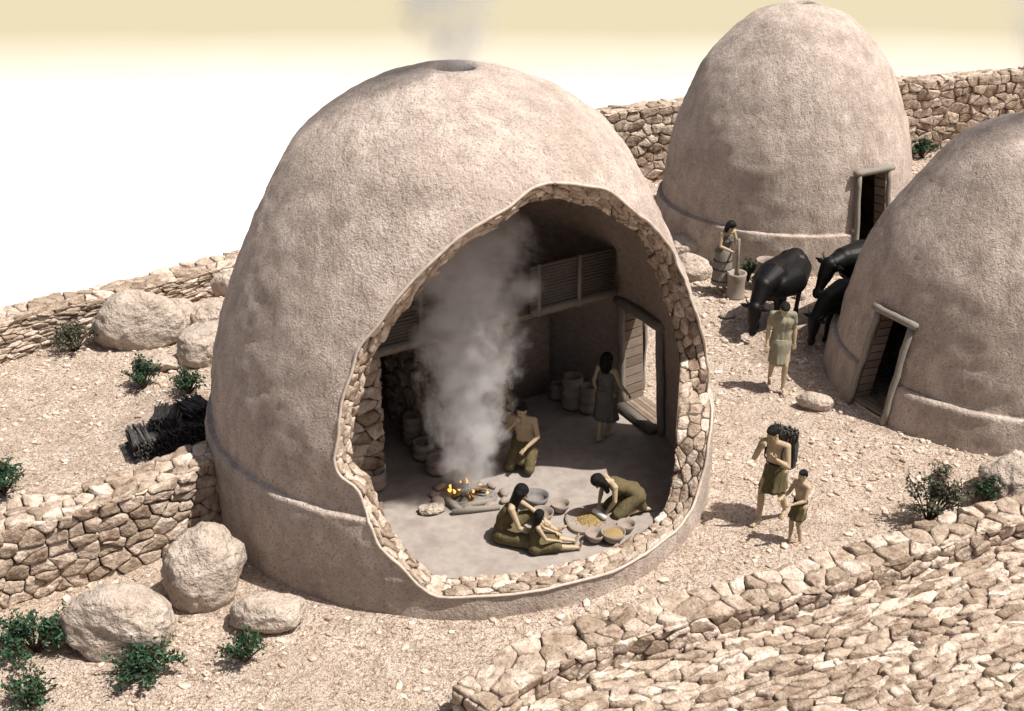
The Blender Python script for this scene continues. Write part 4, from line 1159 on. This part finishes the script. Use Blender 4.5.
# 1. man in a pale tunic walking towards the camera, head bowed
p = G(776, 387)
person('man in a pale olive tunic and shorts walking in front of the cows, head bowed', (p.x, p.y, 0), R(-4),
       pose(knL=(.10, -.16, .50), anL=(.09, -.17, .075), toL=(.11, -.32, .03), knR=(-.10, .03, .50), anR=(-.10, .20, .12), toR=(-.11, .08, .03),
            head=(.0, -.12, 1.565), elL=(.235, .06, 1.13), wrL=(.245, .02, .87), elR=(-.235, .0, 1.12), wrR=(-.25, -.12, .88)),
       1.02, clothes=[top_cloth(M['khaki'], 1, .02, True, 'tunic'),
                      skirt(M['khaki'], .06, .52, .165, .185, .135, .19, 7, .05, 'shorts', None, seed=1)], face=(0, -.75, -.66), headup=(0, -.6, .8))
# 2. load carrier
p = G(771, 520)
D2_ = person('bare chested man in olive kilt with dark load on his back, hand raised to face', (p.x, p.y, 0), R(-38),
       pose(hipL=(.095, 0, .90), hipR=(-.095, 0, .90), knR=(-.11, -.20, .52), anR=(-.11, -.19, .075), toR=(-.13, -.33, .03), knL=(.10, .02, .48), anL=(.10, .22, .13), toL=(.11, .12, .03),
            shL=(.175, -.10, 1.37), shR=(-.175, -.13, 1.38), head=(-.02, -.20, 1.56), elR=(-.23, -.29, 1.13), wrR=(-.09, -.39, 1.38), elL=(.25, -.16, 1.08), wrL=(.12, -.32, 1.24)),
       1.0, clothes=[skirt(M['olive'], .12, .59, .15, .205, .125, .21, 11, .06, 'kilt', M['band'], seed=2)], face=(-.15, -.85, -.45),
       hands=dict(R=dict(curl=.7, palm=V(.3, .6, 0)), L=dict(curl=1.1, palm=V(0, .8, 0))))
def load():
    r0 = D2_['root']; Mx = Matrix.Translation(r0.location) @ Matrix.Rotation(r0.rotation_euler[2], 4, 'Z')
    c = Mx @ (Vector((.02, .13, 1.24)) * 1.0)
    root = empty('stick_load', c, R(-38), label='dark basket of brushwood strapped to the back of the bare chested man', cat='load')
    rng = random.Random(9); mb = MB()
    for i in range(260):
        x = rng.uniform(-.17, .17); y = rng.uniform(-.07, .13); L_ = .34 * rng.uniform(.8, 1.12)
        mb.tube([(x, y + .05, -L_), (x + rng.gauss(0, .012), y + rng.gauss(0, .012), 0), (x * 1.1 + rng.gauss(0, .02), y - .05, L_ * .8)], rng.uniform(.006, .014), 5)
    o = mb.build('stick_bundle', M['char'], root, False)
    for s_ in (-1, 1):
        mb = MB(); pts = [(s_ * .11, -.02, .20), (s_ * .13, -.15, .21), (s_ * .135, -.30, .13), (s_ * .13, -.345, 0), (s_ * .14, -.31, -.12), (s_ * .16, -.15, -.20), (s_ * .12, -.03, -.22)]
        mb.tube(smooth_path(pts, 2), .013, 6); mb.build('strap', M['band'], root)
load()
# 3. boy
p = G(796, 542)
person('young boy in an olive kilt beside the man with the load, arms stretched forward', (p.x, p.y, 0), R(-62),
       pose(knL=(.09, -.08, .50), anL=(.09, .02, .08), toL=(.10, -.10, .03), knR=(-.10, -.10, .50), anR=(-.09, -.10, .075), toR=(-.10, -.24, .03), elL=(.22, -.10, 1.14), wrL=(.15, -.34, 1.10), elR=(-.22, -.14, 1.14), wrR=(-.14, -.38, 1.13), head=(0, -.03, 1.62)),
       .70, clothes=[skirt(M['olive'], .10, .62, .145, .19, .12, .17, 9, .06, 'kilt', M['band'], seed=3)], face=(0, -1, -.1))
# 4. mortar woman
p = G(721, 291)
w4 = person('woman in a dark top and long grey wrap skirt pounding grain outside the tall house', (p.x, p.y, 0), R(30),
       pose(shL=(.155, -.08, 1.38), shR=(-.155, -.08, 1.38), hipL=(.09, .02, .92), hipR=(-.09, .02, .92), head=(.0, -.17, 1.55), elL=(.22, -.14, 1.12), wrL=(.06, -.36, 1.10), elR=(-.22, -.12, 1.12), wrR=(-.03, -.37, 1.02)),
       .98, 'f', 'mid', clothes=[top_cloth(M['greycloth'], 0, .014, False, 'top'), skirt(M['wrap'], .10, .20, .155, .25, .135, .22, 7, .03, 'wrap_skirt', None, seed=4, bands=((.30, .245, .215, (0, -.01)), (.55, .225, .195, (0, 0)), (.74, .21, .18, (0, .01))))],
       face=(0, -.8, -.6), hands=dict(L=dict(curl=1.2, palm=V(-.2, .3, -.1)), R=dict(curl=1.2, palm=V(.2, .3, -.1))))
r0 = w4['root']; Mx = Matrix.Translation(r0.location) @ Matrix.Rotation(r0.rotation_euler[2], 4, 'Z')
h_ = (Mx @ (Vector((.0, -.45, 1.08)) * .98)); mtop = Vector((mp_.x, mp_.y, .45)); dirv = (h_ - mtop).normalized()
a = mtop; b = h_ + dirv * .28
mb = MB(); mb.tube([Vector(), (b - a) * .15, (b - a) * .5, (b - a)], [.055, .05, .034, .04], 10); o = mb.build('pestle', M['wood_grey'], None); o.location = a
tag(o, 'long grey pestle held by the woman and resting in the mortar', 'pestle')
# 5. woman at the door
p = G(604, 440, FZ)
person('barefoot woman in a sleeveless grey dress stepping towards the back door, seen from behind', (p.x, p.y, FZ), R(150),
       pose(knR=(-.08, -.10, .50), anR=(-.02, -.12, .08), toR=(-.01, -.26, .03), knL=(.06, .04, .50), anL=(.02, .18, .12), toL=(.01, .06, .03), shL=(.155, 0, 1.40), shR=(-.155, 0, 1.40), elL=(.22, .03, 1.13), wrL=(.20, -.06, .90),
            elR=(-.25, -.04, 1.14), wrR=(-.33, -.18, .94)),
       .94, 'f', 'mid', clothes=[top_cloth(M['greycloth'], 1, .012, False, 'dress_top'), skirt(M['greycloth'], .10, .44, .15, .23, .125, .19, 8, .07, 'dress_skirt', None, seed=5)])
# 6. man behind the fire, kneeling
p = G(523, 468, FZ)
m6 = person('bare chested man kneeling behind the smoking fire with one hand at his mouth', (p.x, p.y, FZ), R(-20),
       dict(hipL=(.10, .12, .42), hipR=(-.10, .12, .42), knL=(.17, -.18, .10), knR=(-.17, -.16, .10), anL=(.14, .22, .10), anR=(-.14, .24, .10), toL=(.14, .36, .04), toR=(-.14, .38, .04),
            shL=(.18, .0, .90), shR=(-.18, .0, .90), elL=(.25, -.02, .63), wrL=(.12, -.22, .50), elR=(-.25, -.16, .68), wrR=(-.08, -.22, .90), head=(0, -.08, 1.09)),
       1.0, clothes=[thigh_cloth(M['olive'], (('hipL', 'hipR', .125, .125), ('hipL', 'knL', .12, .085), ('hipR', 'knR', .12, .085), ('hp', (0, -.1, .2), .13, .09)), name='loincloth')],
       face=(-.1, -.9, -.3), hands=dict(R=dict(curl=.9, palm=V(.2, .5, 0)), L=dict(curl=1.2, palm=V(0, 0, -1))))
# 7. seated mother
p = G(503, 538, FZ)
person('woman in an olive dress with long black hair sitting on the floor beside the girl', (p.x, p.y, FZ), R(82),
       dict(hipL=(.10, 0, .11), hipR=(-.10, 0, .11), knL=(.26, -.34, .26), knR=(-.22, -.42, .12), anL=(.20, -.72, .07), anR=(-.02, -.70, .07), toL=(.22, -.84, .12), toR=(.08, -.76, .05),
            mid=(0, .0, .33), shL=(.155, -.14, .58), shR=(-.155, -.14, .58), elL=(.20, -.36, .40), wrL=(.14, -.56, .28), elR=(-.22, -.26, .33), wrR=(-.13, -.46, .17), head=(.02, -.26, .76)),
       1.04, 'f', 'long', clothes=[top_cloth(M['olive'], 1, .014, False, 'dress_top'), thigh_cloth(M['olive'], (('hipL', 'hipR', .13, .13), ('hipL', 'knL', .125, .095), ('hipR', 'knR', .125, .10), ('hp', 'knR', .12, .11), ('knR', 'anR', .095, .08, .35), ('hp', (0, -.25, .10), .12, .10)), name='dress_skirt')],
       face=(.1, -.85, -.5))
# 8. girl
p = G(535, 551, FZ)
person('small girl in an olive dress sitting with legs stretched out, her back to us', (p.x, p.y, FZ), R(98),
       dict(hipL=(.09, 0, .11), hipR=(-.09, 0, .11), knL=(.16, -.40, .18), knR=(-.12, -.42, .15), anL=(.14, -.80, .07), anR=(-.10, -.84, .07), toL=(.16, -.88, .18), toR=(-.10, -.90, .19),
            mid=(0, .02, .32), shL=(.15, -.04, .60), shR=(-.15, -.04, .60), elL=(.20, -.2, .38), wrL=(.14, -.42, .30), elR=(-.21, -.18, .38), wrR=(-.13, -.42, .28), head=(0, -.09, .81)),
       .74, 'f', 'mid', clothes=[top_cloth(M['olive'], 1, .012, False, 'dress_top'), thigh_cloth(M['olive'], (('hipL', 'hipR', .13, .13), ('hipL', 'knL', .125, .10), ('hipR', 'knR', .125, .10), ('hp', (0, -.35, .14), .13, .11)), name='dress_skirt')],
       face=(.1, -.95, -.2))
# 9. kneeling woman
p = G(627, 512, FZ)
r9 = R(-68)
def inv9(w): q = Matrix.Rotation(-r9, 4, 'Z') @ (w - Vector((p.x, p.y, FZ))); return (q.x / 1.02, q.y / 1.02, q.z / 1.02)
wl = Vector(inv9(RB + Vector((.05, .02, .075)))); wr9 = Vector(inv9(RA + Vector((.06, .06, .075))))
print('hands9', wl, wr9)
w9 = person('woman in an olive dress kneeling and leaning forward over the grinding slab', (p.x, p.y, FZ), r9,
       dict(hipL=(.10, .10, .31), hipR=(-.10, .10, .31), knL=(.15, -.22, .09), knR=(-.13, -.22, .09), anL=(.12, .20, .08), anR=(-.12, .20, .08), toL=(.12, .34, .04), toR=(-.12, .34, .04),
            mid=(0, -.08, .47), shL=(.155, -.30, .58), shR=(-.155, -.30, .58), elL=tuple(V(.17, -.32, .56).lerp(wl, .52) + V(.06, .04, .02)), wrL=tuple(wl), elR=tuple(V(-.17, -.32, .56).lerp(wr9, .52) + V(-.06, .04, .02)), wrR=tuple(wr9), head=(0, -.49, .64)),
       1.02, 'f', 'mid', clothes=[top_cloth(M['olive'], 1, .014, False, 'dress_top'), thigh_cloth(M['olive'], (('hipL', 'hipR', .135, .135), ('hipL', 'knL', .13, .10), ('hipR', 'knR', .13, .10), ('hipL', 'anL', .11, .08, .8), ('hipR', 'anR', .11, .08, .8), ('hp', (0, -.1, .15), .14, .12)), name='dress_skirt')],
       face=(0, -.35, -.94), headup=(0, -.95, .3), hands=dict(L=dict(curl=1.0, palm=V(0, 0, -1)), R=dict(curl=1.0, palm=V(0, 0, -1))))
print('people', time.time() - T0)

# ------------------------------------------------------------------ cows
def cow(label, loc, rz, graze=1.0, k=1.0, seed=0):
    """faces local -Y"""
    root = empty('cow', loc, rz, label=label, cat='cow', group='black cows near the houses')
    mb = MB(); K = lambda *a: V(*a) * k
    # trunk
    for s_ in (-1, 1):
        mb.capsule(K(s_ * .13, .52, .93), K(s_ * .18, .05, .86), .25 * k, .31 * k, 20); mb.capsule(K(s_ * .18, .05, .86), K(s_ * .12, -.45, .90), .31 * k, .26 * k, 20)
        mb.capsule(K(s_ * .12, .56, 1.06), K(s_ * .06, .70, .98), .17 * k, .16 * k, 14)     # hip bones / rump
        mb.capsule(K(s_ * .09, -.46, 1.05), K(s_ * .12, -.55, .80), .16 * k, .15 * k, 14)     # shoulder
    mb.capsule(K(0, .62, 1.08), K(0, .1, 1.02), .20 * k, .21 * k, 20); mb.capsule(K(0, .1, 1.02), K(0, -.45, 1.08), .21 * k, .20 * k, 20)  # spine, withers
    mb.capsule(K(0, -.5, .72), K(0, .0, .66), .15 * k, .17 * k); mb.capsule(K(0, .0, .66), K(0, .4, .74), .17 * k, .12 * k)
    # neck, head
    if graze > .5: n1, n2, pol, muz = K(0, -.85, 1.0), K(0, -1.08, .72), K(0, -1.16, .66), K(.02, -1.22, .20)
    else: n1, n2, pol, muz = K(0, -.80, 1.08), K(0, -1.02, 1.04), K(0, -1.10, 1.04), K(0, -1.30, .60)
    mb.capsule(K(0, -.42, 1.02), n1, .29 * k, .19 * k, 18); mb.capsule(K(0, -.5, .9), n1, .24 * k, .15 * k, 18); mb.capsule(n1, n2, .185 * k, .14 * k, 18); mb.capsule(K(0, -.58, .80), n1.lerp(n2, .6) + K(0, 0, -.07), .12 * k, .06 * k)
    hd = (muz - pol).normalized(); mb.capsule(pol, pol.lerp(muz, .38), .135 * k, .115 * k, 16); mb.capsule(pol.lerp(muz, .38), pol.lerp(muz, .8), .11 * k, .068 * k, 16); mb.capsule(pol.lerp(muz, .8), muz, .068 * k, .074 * k, 16)
    mb.capsule(muz - hd * .03 * k + K(.035, 0, 0), muz - hd * .03 * k - K(.035, 0, 0), .058 * k, .058 * k)
    mb.capsule(pol + K(.06, 0, 0), pol - K(.06, 0, 0), .075 * k, .075 * k)
    side = V(1, 0, 0); nrm = side.cross(hd)
    for s_ in (-1, 1):
        e0 = pol + side * s_ * .10 * k; e1 = e0 + (side * s_ * .95 + V(0, 0, .12)).normalized() * .20 * k
        mb.capsule(e0, e0.lerp(e1, .5), .03 * k, .045 * k, 10); mb.capsule(e0.lerp(e1, .5), e1, .042 * k, .014 * k, 10)
        mb.ell(pol.lerp(muz, .3) + side * s_ * .095 * k + nrm * -.0, (.02 * k,) * 3, None, 10)
    # legs
    st = .10 if seed % 2 else -.08
    for s_, q in ((-1, st), (1, -st)):
        x = s_ * .15
        mb.capsule(K(x, -.50, .80), K(x * 1.05, -.50 + q * .5, .60), .125 * k, .085 * k); mb.capsule(K(x * 1.05, -.50 + q * .5, .60), K(x, -.52 + q, .36), .08 * k, .052 * k)
        mb.capsule(K(x, -.52 + q, .36), K(x, -.50 + q * 1.3, .10), .05 * k, .040 * k); mb.capsule(K(x, -.50 + q * 1.3, .10), K(x, -.53 + q * 1.3, .035), .046 * k, .055 * k)
        x = s_ * .16
        mb.capsule(K(x, .56, .92), K(x * 1.1, .44 - q * .4, .62), .18 * k, .11 * k); mb.capsule(K(x * 1.1, .44 - q * .4, .62), K(x, .68 - q, .42), .10 * k, .055 * k)
        mb.capsule(K(x, .68 - q, .42), K(x, .62 - q, .11), .052 * k, .042 * k); mb.capsule(K(x, .62 - q, .11), K(x, .59 - q, .035), .046 * k, .055 * k)
    body = mb.remesh('body', M['cow'], root, .016, 8)
    tb = MB(); tb.tube([K(0, .80, 1.16), K(0, .88, 1.0), K(.02, .88, .7), K(.02, .87, .5)], [.035 * k, .022 * k, .016 * k, .014 * k], 8); tb.capsule(K(.02, .87, .5), K(.02, .87, .34), .03 * k, .012 * k, 8); tb.build('tail', M['cow'], root)
    for s_ in (-1, 1):
        h0 = pol + side * s_ * .07 * k - hd * .04 * k; up_ = -hd * .6 + V(0, 0, .4)
        hm = MB(); hm.tube([h0, h0 + side * s_ * .07 * k + up_ * .03 * k, h0 + side * s_ * .11 * k + up_ * .07 * k, h0 + side * s_ * .12 * k + up_ * .13 * k], [.028 * k, .024 * k, .016 * k, .004 * k], 8); hm.build('horn', M['horn'], root)
    return root
p = G(777, 320)
cow('black horned cow grazing with its head down behind the man in the tunic', (p.x, p.y, 0), R(-34), 1, 1.06, 0)
p = G(872, 312)
cow('black horned cow with raised head, partly behind the right house, farthest of the cows', (p.x, p.y, 0), R(-58), 0, 1.28, 1)
p = G(852, 336)
cow('black cow with lowered head emerging from behind the right house, nearest its wall', (p.x, p.y, 0), R(-55), 1, 1.0, 2)

# ------------------------------------------------------------------ smoke
def smoke(name, label, loc, h, r0, r1, dens, seed, lean=(0, 0), clampr=None, scale=1.5, lo=.5, hi=.75, colr=(.97, .98, .99, 1)):
    """lumpy closed column filled with uneven smoke"""
    v = []; f = []; A = 30; B = 28
    for j in range(A + 1):
        t = j / A; r_ = r0 + (r1 - r0) * t ** .8
        r_ *= max(.02, math.sin(math.pi * min(1, max(0.0, t * 6 + .08)) / 2)) * max(.02, math.sin(math.pi * min(1, (1 - t) * 4 + .02) / 2))
        for i in range(B):
            a = 2 * math.pi * i / B; d = 1 + .22 * mnoise.noise(Vector((math.cos(a) * 1.5, math.sin(a) * 1.5, t * h * 1.1 + seed * 5)))
            v.append((lean[0] * t + r_ * d * math.cos(a), lean[1] * t + r_ * d * math.sin(a), h * t))
    for j in range(A):
        for i in range(B): f.append((j * B + i, j * B + (i + 1) % B, (j + 1) * B + (i + 1) % B, (j + 1) * B + i))
    f.append(tuple(range(B))[::-1]); f.append(tuple(A * B + i for i in range(B)))
    m = bpy.data.materials.new('smoke'); m.use_nodes = True; nt = m.node_tree; N = nt.nodes; L = nt.links
    N.remove(N['Principled BSDF']); pv = N.new('ShaderNodeVolumePrincipled'); L.new(pv.outputs[0], N['Material Output'].inputs['Volume'])
    pv.inputs['Color'].default_value = colr; pv.inputs['Anisotropy'].default_value = .1
    tc = N.new('ShaderNodeTexCoord'); sp = N.new('ShaderNodeSeparateXYZ'); L.new(tc.outputs['Object'], sp.inputs[0])
    nz = N.new('ShaderNodeTexNoise'); nz.inputs['Scale'].default_value = scale; nz.inputs['Detail'].default_value = 5; nz.inputs['Roughness'].default_value = .62; L.new(tc.outputs['Object'], nz.inputs['Vector'])
    def math_(op, a, b=None, c=None):
        q = N.new('ShaderNodeMath'); q.operation = op
        for k, x in enumerate((a, b, c)):
            if x is None: continue
            if isinstance(x, (int, float)): q.inputs[k].default_value = x
            else: L.new(x, q.inputs[k])
        return q.outputs[0]
    t = math_('DIVIDE', sp.outputs['Z'], h)
    cx = math_('MULTIPLY', t, lean[0]); cy = math_('MULTIPLY', t, lean[1])
    dx = math_('SUBTRACT', sp.outputs['X'], cx); dy = math_('SUBTRACT', sp.outputs['Y'], cy)
    rr = math_('SQRT', math_('ADD', math_('MULTIPLY', dx, dx), math_('MULTIPLY', dy, dy)))
    rad = math_('MULTIPLY_ADD', math_('POWER', math_('MAXIMUM', t, .0001), .8), r1 - r0, r0)
    q = math_('DIVIDE', rr, rad)
    # density = smoothstep(noise - falloff)
    e = math_('SUBTRACT', nz.outputs['Fac'], math_('MULTIPLY', math_('POWER', q, 2.0), .30))
    mr = N.new('ShaderNodeMapRange'); mr.interpolation_type = 'SMOOTHSTEP'; mr.inputs[1].default_value = lo; mr.inputs[2].default_value = hi; L.new(e, mr.inputs[0])
    top = N.new('ShaderNodeMapRange'); top.inputs[1].default_value = 1.0; top.inputs[2].default_value = .65; top.inputs[3].default_value = .0; top.inputs[4].default_value = 1; L.new(t, top.inputs[0])
    L.new(math_('MULTIPLY', math_('MULTIPLY', mr.outputs[0], top.outputs[0]), dens), pv.inputs['Density'])
    o = mesh(name, v, f, m); o.location = loc; tag(o, label, 'smoke', kind='stuff')
    return o
smoke('smoke', 'billowing grey white smoke rising from the fire inside the open house', (HP.x, HP.y, .12), 4.9, .52, 1.3, 2.1, 1, (.10, .35), lo=.30, hi=.50, scale=2.6)
smoke('smoke', 'thin smoke drifting up from the hole at the top of the open house', (CM[0], CM[1], 6.2), 3.4, .3, 1.9, 1.1, 2, (-.2, .2), lo=.2, hi=.6, colr=(.72, .74, .78, 1))
smoke('smoke', 'faint smoke above the low house at the right edge', (C3[0], C3[1], 4.75), 2.8, .3, 1.6, 1.1, 3, (.1, .2), lo=.2, hi=.6, colr=(.72, .74, .78, 1))
print('done', time.time() - T0)
